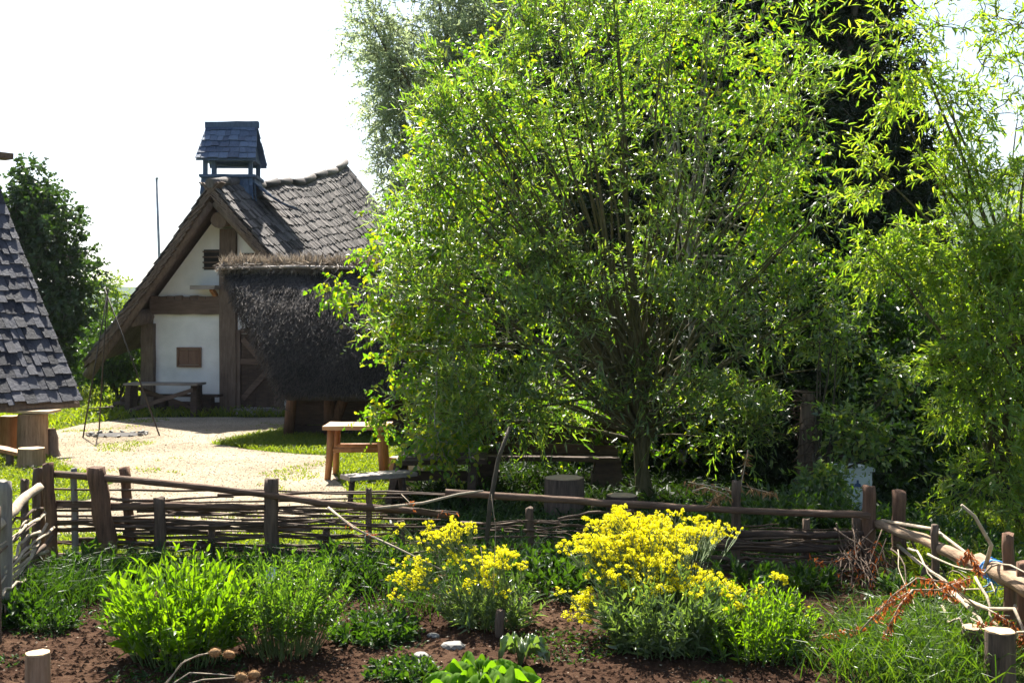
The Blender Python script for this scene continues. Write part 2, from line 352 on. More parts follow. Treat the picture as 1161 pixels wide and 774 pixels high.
def tree(name, label, cat, base, lobes, leafmat, barkmat, group=None, SL=.35, k=12, L=.08, W=.016, ang=.7, droop=.2, hang=0.,
         upb=.4, outb=.7, jit=.35, thr=-.15, freq=1.1, shell=.5, stems=((0, 0, .12, 1.5),), limbs=6, limb_r=.03, hexa=False, seed=1.0,
         trunk_part='trunk', crown_part='crown', fold=.25, bend=.2, wide=.42, upn=.7, limb_low=.25, twig_r=.005, sag=.12, foot=1.6):
    base = Vector(base); root = thing(name, label, cat, tuple(base), 0, group)
    mb = MB(); nodes = []
    tops = []
    for dx, dy, r, h in stems:      # leaning stems from the foot
        a = base+Vector((U(-.5, .5)*r*foot*(len(stems) > 1), U(-.5, .5)*r*foot*(len(stems) > 1), -.05)); b = base+Vector((dx, dy, h))
        pth = bez(a, a.lerp(b, .5)+Vector((-dx*.12+U(-.06, .06), U(-.06, .06), h*.1)), b, 7)
        pth = [p+Vector((U(-.02, .02), U(-.02, .02), 0))*(i > 0) for i, p in enumerate(pth)]
        rr = [r*(1.28 if i == 0 else 1-.5*i/7) for i in range(8)]
        mb.tube(pth, rr, 9, .06); tops.append((pth, rr)); nodes += pth[3:]
    pts = []
    for li, lb in enumerate(lobes):
        sp = sample_lobe(lb, thr, freq, shell, seed+li*.37); pts += sp
        for _ in range(limbs if isinstance(limbs, int) else limbs[li]):
            pth, rr = random.choice(tops); i = random.randint(max(1, int(7*limb_low)), 7)
            a = pth[i]
            tp, _q = random.choice(sp) if sp else (lb[0], 0)
            b = lb[0].lerp(tp, .97)
            c = a.lerp(b, .45)+Vector((U(-.1, .1), U(-.1, .1), (b-a).length*sag))
            q = bez(a, c, b, 9); r0 = min(rr[i]*.75, limb_r*(.6+.25*(b-a).length))
            q = [p+Vector((U(-1, 1), U(-1, 1), U(-1, 1)))*.012*(b-a).length*.4*(0 < j) for j, p in enumerate(q)]
            mb.tube(q, [r0*(1-.85*j/9)+.003 for j in range(10)], 6, .05); nodes += q[2:]
    pos = np.array([tuple(p) for p, q in pts]); out = np.array([tuple(q) for p, q in pts])
    N = np.array([tuple(q) for q in nodes])
    # each twig grows from the nearest limb point
    best = np.full(len(pos), 1e9); par = np.zeros((len(pos), 3))
    for s in range(0, len(N), 64):
        dd = np.linalg.norm(pos[:, None, :]-N[None, s:s+64], axis=2); j = dd.argmin(1); v = dd[np.arange(len(pos)), j]
        k_ = v < best; best[k_] = v[k_]; par[k_] = N[s+j[k_]]
    done = np.zeros(len(pos), bool); A = np.zeros_like(pos)
    while not done.all():
        cand = np.where(~done, best, 1e9); m_ = max(8, int(len(pos)*.03)); ids = np.argsort(cand)[:m_]; ids = ids[~done[ids]]
        A[ids] = par[ids]; done[ids] = True
        rest = np.where(~done)[0]
        if len(rest):
            dd = np.linalg.norm(pos[rest][:, None, :]-pos[ids][None], axis=2)*1.06+.02; j = dd.argmin(1); v = dd[np.arange(len(rest)), j]
            k_ = v < best[rest]; best[rest[k_]] = v[k_]; par[rest[k_]] = pos[ids[j[k_]]]
    C = (A+pos)/2+np.array([0, 0, 1.])*np.linalg.norm(pos-A, axis=1)[:, None]*.1+rng.normal(size=pos.shape)*.02
    tv, tf = tubes_np(A, pos, twig_r*1.4, twig_r*.7, C)
    b0 = len(mb.v)
    Vt = np.concatenate([np.array(mb.v), tv])
    quads = [f for f in mb.f if len(f) == 4]; oth = [f for f in mb.f if len(f) != 4]
    Fs = [np.array(quads), tf+b0]
    bysz = {}
    for f in oth: bysz.setdefault(len(f), []).append(f)
    Fs += [np.array(v) for v in bysz.values()]
    npobj(trunk_part, Vt, Fs, barkmat, root, True)
    d = nrm(nrm(pos-A+1e-5)*.5+out*outb+np.array([[0, 0, upb]])+rng.normal(size=pos.shape)*.45)
    V, F = sprays(pos-d*SL*.25, d, SL*rng.uniform(.6, 1.3, len(pos)), k, L, W, ang, droop, jit, hang, upn, face=out*.55, hexa=hexa, fold=fold, bend=bend, wide=wide)
    npobj(crown_part, V, F, leafmat, root)
    return root
#PART2
# ================================================================ SETTING
S = 3000.0
mb = MB(); mb.quadface([(-2000, -200, 0), (2000, -200, 0), (2000, 3000, 0), (-2000, 3000, 0)]); struct(obj('ground', mb, M['ground']))
def outline(pts, jit, step):
    out = []
    for i, a in enumerate(pts):
        b = pts[(i+1) % len(pts)]; k = max(1, int((b-a).length/step))
        for j in range(k):
            p = a.lerp(b, j/k); out.append(Vector((p.x+U(-jit, jit), p.y+U(-jit, jit), p.z)))
    return out
import bmesh
def sheet(name, pts, z, mat, jit=.07, step=.25):
    bm = bmesh.new(); vs = [bm.verts.new((p.x, p.y, z)) for p in outline(pts, jit, step)]
    f = bm.faces.new(vs)
    if f.normal.z < 0: f.normal_flip()
    bmesh.ops.triangulate(bm, faces=[f]); bmesh.ops.recalc_face_normals(bm, faces=bm.faces)
    me = bpy.data.meshes.new(name); bm.to_mesh(me); bm.free()
    return struct(_link(name, me, mat, None))
GRAV = [G(*q) for q in [(50, 491), (105, 479), (165, 473), (365, 473), (352, 483), (290, 492), (240, 503), (300, 512), (372, 516), (385, 545), (400, 568), (360, 590), (300, 606), (180, 609), (50, 606), (30, 585), (110, 563), (125, 545), (75, 530), (52, 515)]]
sheet('gravel_yard', GRAV, .004, M['gravel'])
SOIL = [Vector(q) for q in [(-4.0, 10.15, 0), (3.05, 10.15, 0), (3.15, 8, 0), (3.1, 2, 0), (-3.6, 2, 0), (-3.7, 8, 0)]]
sheet('garden_soil', SOIL, .005, M['soil'], .06, .3)
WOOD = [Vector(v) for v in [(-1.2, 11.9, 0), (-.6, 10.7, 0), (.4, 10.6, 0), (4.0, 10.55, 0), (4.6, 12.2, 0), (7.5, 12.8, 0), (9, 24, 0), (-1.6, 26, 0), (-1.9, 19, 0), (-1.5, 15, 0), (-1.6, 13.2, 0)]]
sheet('shade_dark_sheet', WOOD, .003, M['darksoil'], .15, .4)  # dark-coloured sheet laid where the trees' shade falls
# far wooded hills
def hill(name, x0, x1, Y, h, seed, depth=700):
    mb = MB(); nx, ny = 60, 14; b = 0
    for j in range(ny+1):
        for i in range(nx+1):
            u, v = i/nx, j/ny
            x = x0+(x1-x0)*u; y = Y+depth*v
            e = max(0, math.sin(PI*u))**.6*math.sin(PI*min(1, v*.5+.0)) if v > 0 else 0
            z = h*e*(1+.35*noise.noise(Vector((x*.004, y*.004, seed)))+.10*noise.noise(Vector((x*.03, y*.03, seed))))-1
            mb.v.append((x, y, z))
    for j in range(ny):
        for i in range(nx):
            a = j*(nx+1)+i; mb.f.append((a, a+1, a+nx+2, a+nx+1)); mb.sm.append(True)
    return struct(obj(name, mb, M['hill']))
hill('hill', 150, 1500, 900, 210, 3.1)
hill('hill_ridge', -1500, -150, 1200, 60, 8.2)
# ================================================================ TIMBER HOUSE
def shingles(mb, Sf, n_rows, u0, u1, ulen, wmin, wmax, th=.02, cover=1.7, jit=.02, ragged=.06, u_end=None):
    for i in range(n_rows):
        v0 = i/n_rows; v1 = min(1.0, (i+cover)/n_rows)
        u = u0-U(0, .5)*wmin/ulen
        while u < u1:
            w = U(wmin, wmax)/ulen; a = max(u, u0); b = min(u+w*.955, u1); u += w
            if b-a < .02/ulen: continue
            dv = U(-ragged, ragged)/n_rows
            vv = max(-.3/n_rows, v0+dv)
            p = [Vector(Sf(a, vv)), Vector(Sf(b, vv)), Vector(Sf(b, v1)), Vector(Sf(a, v1))]
            n = (p[1]-p[0]).cross(p[3]-p[0]).normalized()
            if n.z < 0: n = -n
            l0 = th*1.25+U(0, jit); l1 = .004
            t = U(-.3, .3)*jit
            lo = [p[0]+n*(l0+t), p[1]+n*(l0-t), p[2]+n*l1, p[3]+n*l1]
            q = [x+n*th for x in lo]
            if (p[1]-p[0]).cross(p[3]-p[0]).z < 0:
                lo = [lo[1], lo[0], lo[3], lo[2]]; q = [q[1], q[0], q[3], q[2]]
            mb.box8(lo+q)
HL = thing('timber_house', 'white plastered timber house with a steep shingled roof and a little roofed smoke turret', 'house', (P(258, 361, 27.6).x, 27.6, 0), math.radians(-9))
def ridge(y): return Vector((0, y, 5.56+.13*y+.42*(max(y, 0)/9.4)**3-.16*math.sin(PI*(y+1)/10.5)+.05*math.sin(y*2.1)))
def eave(y, s): return Vector(((3.95 if s > 0 else -3.2)+s*.04*math.sin(y*1.3), y, 1.22+.14*(y+1)))
LEN0, LEN1 = -1.0, 9.4
def roofS(s):
    def f(u, v):
        y = LEN0+(LEN1-LEN0)*u; a = eave(y, s); b = ridge(y); p = a.lerp(b, v)
        p.z -= .10*math.sin(PI*v); return p
    return f
for s in (1, -1):
    mb = MB(); f = roofS(s); shingles(mb, f, 21, 0, 1, LEN1-LEN0, .07, .15, .022, 1.7, .03, .16)
    rf = obj('roof', mb, M['shingle'], HL, local=True)
    mb = MB()                      # boarding under the shingles
    for k in range(12):
        for l in range(8):
            a, b, c, d = f(k/12, l/8), f((k+1)/12-.001, l/8), f((k+1)/12-.001, l/8+.124), f(k/12, l/8+.124)
            mb.box8([x-Vector((0, 0, .12)) for x in ((a, b, c, d) if s > 0 else (b, a, d, c))]+[x-Vector((0, 0, .045)) for x in ((a, b, c, d) if s > 0 else (b, a, d, c))])
    obj('roof_boarding', mb, M['beam'], rf, local=True)
    for y in (-.82, 2.2, 5.2, 8.4):
        a = f((y-LEN0)/(LEN1-LEN0), -.0)-Vector((0, 0, .34)); b = f((y-LEN0)/(LEN1-LEN0), .985)-Vector((0, 0, .34))
        mb = MB(); mb.tube([a.lerp(b, t/6)+Vector((0, 0, U(-.02, .02))) for t in range(7)], [.135-.004*t for t in range(7)], 10, .05)
        obj('rafter', mb, M['beam'], HL, local=True)
for s in (1, -1):                  # stacked shingle ends along the front verge
    mb = MB(); f = roofS(s); nst = 34
    for k in range(nst):
        for lay in range(3):
            v = (k+.35*lay)/nst; a = f(0.0, v); b = f(0.0, v+1.5/nst); d = (b-a).normalized(); up = Vector((-d.z*(1 if d.x > 0 else -1), 0, abs(d.x)))
            if up.z < 0: up = -up
            o = up*(-.02-.052*lay+U(-.008, .008)); w0 = U(.0, .05); a1 = a+o+up*.02; b1 = b+o-up*.03
            q_ = [a1+Vector((0, -w0, 0)), b1+Vector((0, -w0, 0)), b1+Vector((0, .3, 0)), a1+Vector((0, .3, 0))]
            if s < 0: q_ = [q_[1], q_[0], q_[3], q_[2]]
            mb.box8([x-up*.03 for x in q_]+q_) if s < 0 else mb.box8([x-up*.03 for x in (q_[1], q_[0], q_[3], q_[2])]+[q_[1], q_[0], q_[3], q_[2]])
    obj('verge_shingles', mb, M['beam'], HL, local=True)
mb = MB()                          # ridge capping: overlapping hollow half logs
y = LEN0-.05
while y < LEN1:
    l = min(U(.9, 1.3), LEN1+.05-y)
    a, b = ridge(y)+Vector((0, 0, .02)), ridge(y+l)+Vector((0, 0, .05))
    mb.tube([a, a.lerp(b, .5), b], [.11, .113, .12], 10, .04); y += l*.97
obj('ridge_cap', mb, M['shingle'], HL, local=True)
mb = MB(); mb.tube([(.03, -.62, 4.58), (0, 2.5, 5.05), (0, 9.2, 6.3)], .19, 12, .03); obj('ridge_purlin', mb, M['beam'], HL, local=True)
mb = MB(); mb.tube([(-2.07, -.72, 2.26), (-2.07, 4, 2.6), (-2.07, 9, 3.0)], .19, 12, .04); obj('wall_purlin', mb, M['beam'], HL, local=True)
mb = MB(); mb.tube([(2.07, -.45, 2.28), (2.07, 4, 2.6), (2.07, 9, 3.0)], .19, 12, .04); obj('wall_purlin', mb, M['beam'], HL, local=True)
def gable_poly(y, x0, x1): # pentagon under the roof
    def zr(x): return (5.08 if y < 4 else 6.5)-abs(x)*(1.27 if x < 0 else 1.02)
    ps = [(x0, y, 0), (x1, y, 0), (x1, y, zr(x1))] + ([(0, y, zr(0))] if x0 < 0 < x1 else []) + [(x0, y, zr(x0))]
    return ps
mb = MB(); mb.prism(gable_poly(0, -1.9, 1.9), (0, .25, 0)); mb.prism(gable_poly(8.6, -1.9, 1.9), (0, .25, 0))
mb.box((-1.85, 4.4, 1.3), (.22, 8.1, 2.6)); mb.box((1.85, 4.4, 1.3), (.22, 8.1, 2.6))
wl = obj('wall', mb, M['plaster'], HL, local=True)
def lpost(x0, x1, z0, z1, y0=-.12, d=.3, name='post', mat='beam'):
    mb = MB(); mb.beam((( x0+x1)/2, y0+d/2-.02, z0), ((x0+x1)/2+U(-.01, .01), y0+d/2-.02, z1), x1-x0, d, .012, up=Vector((0, 1, 0)))
    return obj(name, mb, M[mat], HL, local=True)
lpost(-2.17, -1.84, 0, 2.15); lpost(-.14, .26, 0, 4.42); lpost(1.72, 2.1, 0, 2.2); lpost(1.22, 1.42, 0, 2.35, -.09)
lpost(.26, .36, .12, 2.0, -.07, .2, 'door_post')
def lbeam(x0, x1, z, h, y0=-.1, d=.26, mat='beam_h', name='crossbeam'):
    mb = MB(); mb.beam((x0, y0+d/2, z), (x1, y0+d/2, z), d, h, .012); return obj(name, mb, M[mat], HL, local=True)
lbeam(-1.95, -.13, 2.55, .36); lbeam(.27, 1.9, 2.55, .30); lbeam(-1.8, -.14, .14, .24, -.06, .2, name='sill_beam'); lbeam(.35, 1.3, 1.98, .12, -.06, .18, name='door_lintel')
mb = MB(); mb.prism([(.30, -.38, 0), (1.5, -.38, 0), (1.5, -.03, 0), (.30, -.03, 0)], (0, 0, .13)); obj('doorstep', mb, M['greytop'], HL, local=True)
# the wall strip of clods above the crossbeam
mb = MB()
for k in range(9):
    x = -1.9+k*.2; mb.box((x+.08, -.02, 2.76+U(-.01, .015)), (.185, .16, .09), None, .012)
obj('ledge', mb, M['beam_h'], HL, local=True)
# door of boards with brace
dr = None
mb = MB()
for k in range(5):
    x = .37+k*.175; mb.beam((x+.085, -.03, .15), (x+.085, -.03, 1.9), .168, .05, .004, up=Vector((0, 1, 0)))
dr = obj('door', mb, M['darkwood'], HL, local=True)
mb = MB(); mb.beam((.42, -.085, .35), (1.2, -.085, 1.2), .05, .13, .006); obj('brace', mb, M['beam_h'], dr, local=True)
mb = MB(); mb.beam((.42, -.085, 1.78), (.9, -.085, 1.25), .05, .13, .006); obj('brace', mb, M['beam_h'], dr, local=True)
mb = MB(); mb.beam((.37, -.08, 1.24), (1.23, -.08, 1.24), .04, .13, .006); obj('ledger', mb, M['beam_h'], dr, local=True)
# shutter window
w = MB(); w.beam((-1.28, -.02, 1.55), (-.66, -.02, 1.55), .07, .05); w.beam((-1.28, -.02, 1.12), (-.66, -.02, 1.12), .07, .05)
w.beam((-1.255, -.02, 1.14), (-1.255, -.02, 1.53), .05, .07, up=Vector((0, 1, 0))); w.beam((-.685, -.02, 1.14), (-.685, -.02, 1.53), .05, .07, up=Vector((0, 1, 0)))
wf = obj('window', w, M['shutter'], HL, local=True)
for x0, x1 in ((-1.225, -.985), (-.975, -.715)):
    mb = MB(); mb.box(((x0+x1)/2, -.012, 1.335), (x1-x0, .03, .36)); obj('shutter', mb, M['shutter'], wf, local=True)
def vent(x0, x1, z0, z1):
    mb = MB(); mb.box(((x0+x1)/2, -.004, (z0+z1)/2), (x1-x0, .012, z1-z0)); v = obj('vent_shade_plate', mb, M['dark'], HL, local=True)  # solid dark plate on the wall, painted shade in place of a hole
    mb = MB()
    for k in range(4): mb.beam((x0-.02, -.03, z0+.05+k*(z1-z0-.1)/3), (x1+.02, -.03, z0+.05+k*(z1-z0-.1)/3), .02, .035, .003)
    obj('slats', mb, M['beam_h'], v, local=True)
vent(-.60, -.21, 3.44, 3.93); vent(.34, .72, 3.40, 3.84)
mb = MB(); mb.box((-.42, -.3, 3.01), (.62, .42, .09), None, .006); sh = obj('shelf', mb, M['greytop'], HL, local=True)
mb = MB(); mb.beam((-.28, -.02, 2.8), (-.28, -.3, 2.98), .09, .1); obj('bracket', mb, M['orange'], sh, local=True)
# --- smoke turret over the ridge
TX, TY = -.30, 1.0
tb = MB()
zb0, zb1 = 4.75, 5.74
def tS(cx, w0, w1, y, z0, z1, face):
    def f(u, v):
        hw = w0+(w1-w0)*v
        if face == 'f': return (cx-hw+2*hw*u, TY-y*(1+.0*(1-v))-.10*(1-v), z0+(z1-z0)*v)
        if face == 'b': return (cx+hw-2*hw*u, TY+y+.10*(1-v), z0+(z1-z0)*v)
        if face == 'r': return (cx+hw, TY-y+2*y*u, z0+(z1-z0)*v)
        return (cx-hw, TY+y-2*y*u, z0+(z1-z0)*v)
    return f
def vshing(mb, f, rows, ulen):
    for i in range(rows):
        u = 0
        while u < .995:
            a = u; b = min(1, u+U(.13, .24)/ulen); u = b
            p = [Vector(f(a, i/rows-.02)), Vector(f(b-.01, i/rows-.02)), Vector(f(b-.01, min(1, (i+1.25)/rows))), Vector(f(a, min(1, (i+1.25)/rows)))]
            n = (p[1]-p[0]).cross(p[3]-p[0]).normalized()
            lo = [p[0]+n*(.02+U(0, .01)), p[1]+n*(.02+U(0, .01)), p[2]+n*.002, p[3]+n*.002]
            mb.box8([lo[1], lo[0], lo[3], lo[2]][::-1]+[x+n*.02 for x in [lo[1], lo[0], lo[3], lo[2]][::-1]])
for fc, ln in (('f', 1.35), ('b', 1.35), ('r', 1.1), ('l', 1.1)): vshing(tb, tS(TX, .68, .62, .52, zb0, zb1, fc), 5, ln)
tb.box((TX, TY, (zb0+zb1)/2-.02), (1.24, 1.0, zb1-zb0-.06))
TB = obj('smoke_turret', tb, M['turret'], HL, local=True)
mb = MB()
def fl(u, v):
    v = max(v, 0.0)
    return Vector((TX+.60+1.05*(1-v)**1.3*1.0, TY-.55+1.1*u, 4.95+(zb1-.1-4.95)*v**1.25))
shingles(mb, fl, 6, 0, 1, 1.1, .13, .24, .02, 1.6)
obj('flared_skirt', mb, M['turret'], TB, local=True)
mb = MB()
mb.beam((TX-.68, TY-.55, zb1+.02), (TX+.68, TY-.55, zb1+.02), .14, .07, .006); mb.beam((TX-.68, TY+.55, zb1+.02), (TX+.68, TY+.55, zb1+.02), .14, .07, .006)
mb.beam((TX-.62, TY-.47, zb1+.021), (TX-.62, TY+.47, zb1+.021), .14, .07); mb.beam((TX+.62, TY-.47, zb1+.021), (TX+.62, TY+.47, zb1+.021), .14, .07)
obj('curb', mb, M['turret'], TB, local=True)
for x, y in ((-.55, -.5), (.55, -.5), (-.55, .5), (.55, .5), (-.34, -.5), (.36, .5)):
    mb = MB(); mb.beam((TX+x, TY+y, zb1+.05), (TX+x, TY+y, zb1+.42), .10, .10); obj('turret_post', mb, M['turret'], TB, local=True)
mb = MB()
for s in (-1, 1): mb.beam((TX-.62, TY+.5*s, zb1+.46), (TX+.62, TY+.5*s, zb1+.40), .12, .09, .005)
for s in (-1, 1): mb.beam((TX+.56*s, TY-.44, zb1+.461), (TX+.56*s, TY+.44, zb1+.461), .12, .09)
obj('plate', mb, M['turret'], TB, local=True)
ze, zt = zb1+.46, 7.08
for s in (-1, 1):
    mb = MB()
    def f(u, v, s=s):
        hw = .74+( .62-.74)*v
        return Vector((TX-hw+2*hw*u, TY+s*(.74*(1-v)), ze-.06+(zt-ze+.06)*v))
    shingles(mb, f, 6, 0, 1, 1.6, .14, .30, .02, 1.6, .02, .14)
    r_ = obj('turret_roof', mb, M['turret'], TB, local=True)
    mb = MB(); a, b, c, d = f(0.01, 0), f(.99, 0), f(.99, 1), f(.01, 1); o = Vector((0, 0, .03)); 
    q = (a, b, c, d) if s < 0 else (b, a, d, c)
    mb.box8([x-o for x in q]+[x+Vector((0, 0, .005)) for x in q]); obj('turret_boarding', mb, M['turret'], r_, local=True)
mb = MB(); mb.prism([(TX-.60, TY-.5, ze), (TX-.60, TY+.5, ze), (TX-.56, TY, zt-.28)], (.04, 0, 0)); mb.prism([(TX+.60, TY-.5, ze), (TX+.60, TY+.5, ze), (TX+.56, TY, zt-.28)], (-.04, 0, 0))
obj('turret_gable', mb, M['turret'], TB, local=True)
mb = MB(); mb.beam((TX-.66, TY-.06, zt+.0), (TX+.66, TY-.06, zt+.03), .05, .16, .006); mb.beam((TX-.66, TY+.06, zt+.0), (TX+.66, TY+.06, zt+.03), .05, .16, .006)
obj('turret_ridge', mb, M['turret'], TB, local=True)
tr_ = math.radians(11); TB.rotation_euler = (0, 0, tr_); TB.location = Vector((TX, TY, 0))-Matrix.Rotation(tr_, 3, 'Z') @ Vector((TX, TY, 0))
# ================================================================ SHINGLED SHED (left)
ux, uy = -.80, .60; ex, ey = -.60, -.80
SO = Vector((-7.29, 19.4, 0))
SH = thing('shingled_shelter', 'low shelter with big grey slate-like wooden shingles over log tables at the left edge', 'shelter', (SO.x+ex*3+ux*3, SO.y+ey*3+uy*3, 0))
def sS(side):
    def f(u, v):
        r = 3.01*v if side == 0 else 6.02-3.01*v
        p = SO+Vector((ex, ey, 0))*(6*u)+Vector((ux, uy, 0))*r; return Vector((p.x, p.y, .87+4.38*v+.10*math.sin(PI*v)*-1))
    return f
for sd in (0, 1):
    mb = MB(); shingles(mb, sS(sd), 20, 0, 1, 6, .10, .22, .02, 1.6, .028, .16)
    rf = obj('roof', mb, M['shingle_dark'], SH)
    mb = MB(); f = sS(sd)
    for l in range(8):
        q = [f(.004, l/8), f(1, l/8), f(1, l/8+.124), f(.004, l/8+.124)]; q = q if sd else [q[1], q[0], q[3], q[2]]
        mb.box8([x-Vector((0, 0, .10)) for x in q]+[x-Vector((0, 0, .03)) for x in q])
    obj('roof_boarding', mb, M['beam'], rf)
rt = SO+Vector((ux, uy, 0))*3.01
mb = MB(); a = Vector((rt.x, rt.y, 5.30))-Vector((ex, ey, 0))*.42; mb.beam(a, a+Vector((ex, ey, 0))*6, .3, .12, .008); obj('ridge_beam', mb, M['beam_h'], SH)
for u_, r_ in ((.07, .55), (.5, .55), (.07, 5.77), (.5, 5.77), (.95, .55)):
    p = SO+Vector((ex, ey, 0))*(6*u_)+Vector((ux, uy, 0))*r_
    mb = MB(); mb.beam((p.x, p.y, 0), (p.x, p.y, 1.5), .2, .2, .01, up=Vector((0, 1, 0))); obj('post', mb, M['orange'], SH)
    d = Vector((ex, ey, 0))
    mb = MB(); mb.beam((p.x, p.y, .55), p+d*-.25+Vector((0, 0, 1.2)), .12, .12); obj('brace', mb, M['orange'], SH)
mb = MB(); p0 = SO+Vector((ex, ey, 0))*.25+Vector((ux, uy, 0))*.55; p1 = p0+Vector((ex, ey, 0))*5.4; mb.beam(p0+Vector((0, 0, 1.42)), p1+Vector((0, 0, 1.42)), .18, .2, .01); obj('eave_beam', mb, M['beam_h'], SH)
mb = MB(); p0 = SO+Vector((ux, uy, 0))*2.6+Vector((ex, ey, 0))*.8
for k in range(9):
    mb.tube([p0+Vector((0, 0, .12+k*.2)), p0+Vector((ex, ey, 0))*4.8+Vector((0, 0, .12+k*.2))], .11, 8, .04)
obj('log_wall', mb, M['beam_h'], SH)
# ---- stumps under it
def stump(name, label, x, y, z0, z1, r, mat='log', group=None, rt=1.0, flare=1.12, cat='stump'):
    o = thing(name, label, cat, (x, y, z0), 0, group)
    mb = MB(); n = 16; ph = [U(.93, 1.06) for _ in range(n)]
    b = 0; prof = [(0, flare), (.25, 1.03), (.7, 1.0), (1, rt)]
    for t, k in prof:
        for j in range(n):
            a = 2*PI*j/n; mb.v.append((x+math.cos(a)*r*k*ph[j], y+math.sin(a)*r*k*ph[j], z0+(z1-z0)*t))
    for i in range(3):
        for j in range(n):
            mb.f.append((i*n+j, i*n+(j+1) % n, (i+1)*n+(j+1) % n, (i+1)*n+j)); mb.sm.append(True)
    obj('trunk', mb, M[mat], o)
    mb = MB(); 
    for zz in (z1-.004, z1+.008):
        for j in range(n):
            a = 2*PI*j/n; mb.v.append((x+math.cos(a)*r*rt*ph[j]*.96, y+math.sin(a)*r*rt*ph[j]*.96, zz+U(-.003, .006)))
    mb.f.append(tuple(range(n, 2*n))); mb.sm.append(False)
    for j in range(n): mb.f.append((j, (j+1) % n, n+(j+1) % n, n+j)); mb.sm.append(False)
    obj('cut_face', mb, M['cut'], o); return o
def at(px, py, Y): v = P(px, py, Y); return v.x, v.y, v.z
x, y, _ = at(37, 500, 18.7); stump('stump_table', 'thick upright log section carrying a pale board at the right end of the shingled shelter', x, y, 0, .71, .235, 'log_v', None, .97, 1.06, 'log table')
mb = MB(); mb.prism([(x-.33, y-.2, .745), (x+.36, y-.25, .735), (x+.37, y+.25, .735), (x-.32, y+.26, .745)], (0, 0, .04)); tag(obj('board', mb, M['cut']), 'pale flat board lying on the thick log under the shelter eave', 'board')
x, y, _ = at(12, 480, 19.0); stump('log_stool', 'orange freshly barked log standing left of the thick board-topped log', x, y, 0, .65, .16, 'orange', None, 1, 1.02, 'log stool')
x, y, _ = at(36, 525, 17.3); stump('log_block', 'low grey log block standing in the shaded grass before the shelter', x, y, 0, .31, .2, 'log_v', None, 1, 1.08, 'log block')
x, y, _ = at(58, 500, 18.9); stump('firewood_log', 'short bark-covered log leaning beside the thick board-topped log', x, y, 0, .45, .11, 'beam', None, .6, 1.4, 'log')
a = P(-14, 506, 17.5); b = P(27, 514, 17.4)
mb = MB(); mb.beam(a, b, .26, .05, .006); pb = thing('plank_bench', 'raised narrow plank bench with orange sides at the left edge before the shelter', 'bench', (a.x, a.y, 0)); obj('seat', mb, M['orange'], pb)
for t in (.1, .62):
    p = a.lerp(b, t); mb = MB(); mb.tube([(p.x, p.y, 0), (p.x, p.y, p.z-.028)], .06, 8, .03); obj('leg', mb, M['beam'], pb)
# ================================================================ THATCHED HUT
HT = thing('thatched_hut', 'low hut with a shaggy dark thatched roof reaching almost to the ground', 'hut', (-3.2, 23, 0))
rA, rB = Vector((-5.75, 23.0, 3.26)), Vector((-.9, 23.0, 3.26)); eA, eB = Vector((-4.18, 20.8, .98)), Vector((-1.7, 20.8, .96))
gA, gB = Vector((-4.32, 25.2, .80)), Vector((-1.7, 25.2, .80))
def thS(side):
    a, b = (eA, eB) if side == 0 else (gA, gB)
    def f(u, v):
        p = a.lerp(b, u).lerp(rA.lerp(rB, u), v); bow = math.sin(PI*v)
        return Vector((p.x, p.y+(-.22 if side == 0 else .22)*bow, p.z+.16*bow+.05*noise.noise(p*1.5)))
    return f
for sd in (0, 1):
    f = thS(sd); mb = MB(); nu, nv = 22, 14; b0 = 0
    for lay in (0, 1):
        for j in range(nv+1):
            for i in range(nu+1):
                p = f(i/nu, j/nv); nz_ = Vector((0, (-.75 if sd == 0 else .75), .66))
                p = p-nz_*(.32*lay*(1 if j < nv else .2))
                p += Vector((U(-.02, .02), U(-.02, .02), U(-.02, .02))); mb.v.append(tuple(p))
    K = (nu+1)*(nv+1)
    for j in range(nv):
        for i in range(nu):
            a = j*(nu+1)+i; mb.f.append((a, a+1, a+nu+2, a+nu+1)); mb.sm.append(True); mb.f.append((K+a, K+a+nu+1, K+a+nu+2, K+a+1)); mb.sm.append(True)
    for j in range(nv):
        for i in (0, nu): a = j*(nu+1)+i; mb.f.append((a, a+nu+1, K+a+nu+1, K+a)); mb.sm.append(True)
    for i in range(nu): a = i; mb.f.append((a, K+a, K+a+1, a+1)); mb.sm.append(True)
    rf = obj('roof', mb, M['thatch'], HT)
    # reed ends
    n = 26000 if sd == 0 else 7000
    uu = rng.uniform(-.005, 1.005, n); vv = rng.uniform(-.02, 1.0, n)
    pts = np.array([tuple(f(a, b)) for a, b in zip(uu, vv)])
    dn = np.array([[0, -.66 if sd == 0 else .66, -.75]])+rng.normal(size=(n, 3))*.32; dn += np.array([[0, -.3 if sd == 0 else .3, .12]])
    V, F = leaf_geo(pts, dn, rng.normal(size=(n, 3))+np.array([[0, -.7 if sd == 0 else .7, .7]]), rng.uniform(.10, .26, n), np.full(n, .016), .2, .05, False, .3)
    npobj('reeds', V, F, M['thatch'], rf)
    # verge fringe
    n = 2500; vv = rng.uniform(-.03, 1, n); uu = np.where(rng.random(n) < .5, rng.uniform(-.012, .004, n), rng.uniform(.996, 1.012, n))
    pts = np.array([tuple(f(a, b)) for a, b in zip(uu, vv)])-np.array([[0, 0, .1]])*rng.random((n, 1))*3
    dn = np.array([[0, -.4 if sd == 0 else .4, -.9]])+rng.normal(size=(n, 3))*.5
    V, F = leaf_geo(pts, dn, rng.normal(size=(n, 3)), rng.uniform(.08, .2, n), np.full(n, .018), .2, .05, False, .3)
    npobj('verge_fringe', V, F, M['thatch'], rf)
n = 13000
uu = rng.uniform(-.01, 1.0, n); pts = np.array([tuple(rA.lerp(rB, a)) for a in uu])+np.stack([rng.normal(size=n)*.02, rng.normal(size=n)*.10, rng.uniform(-.02, .12, n)], 1)
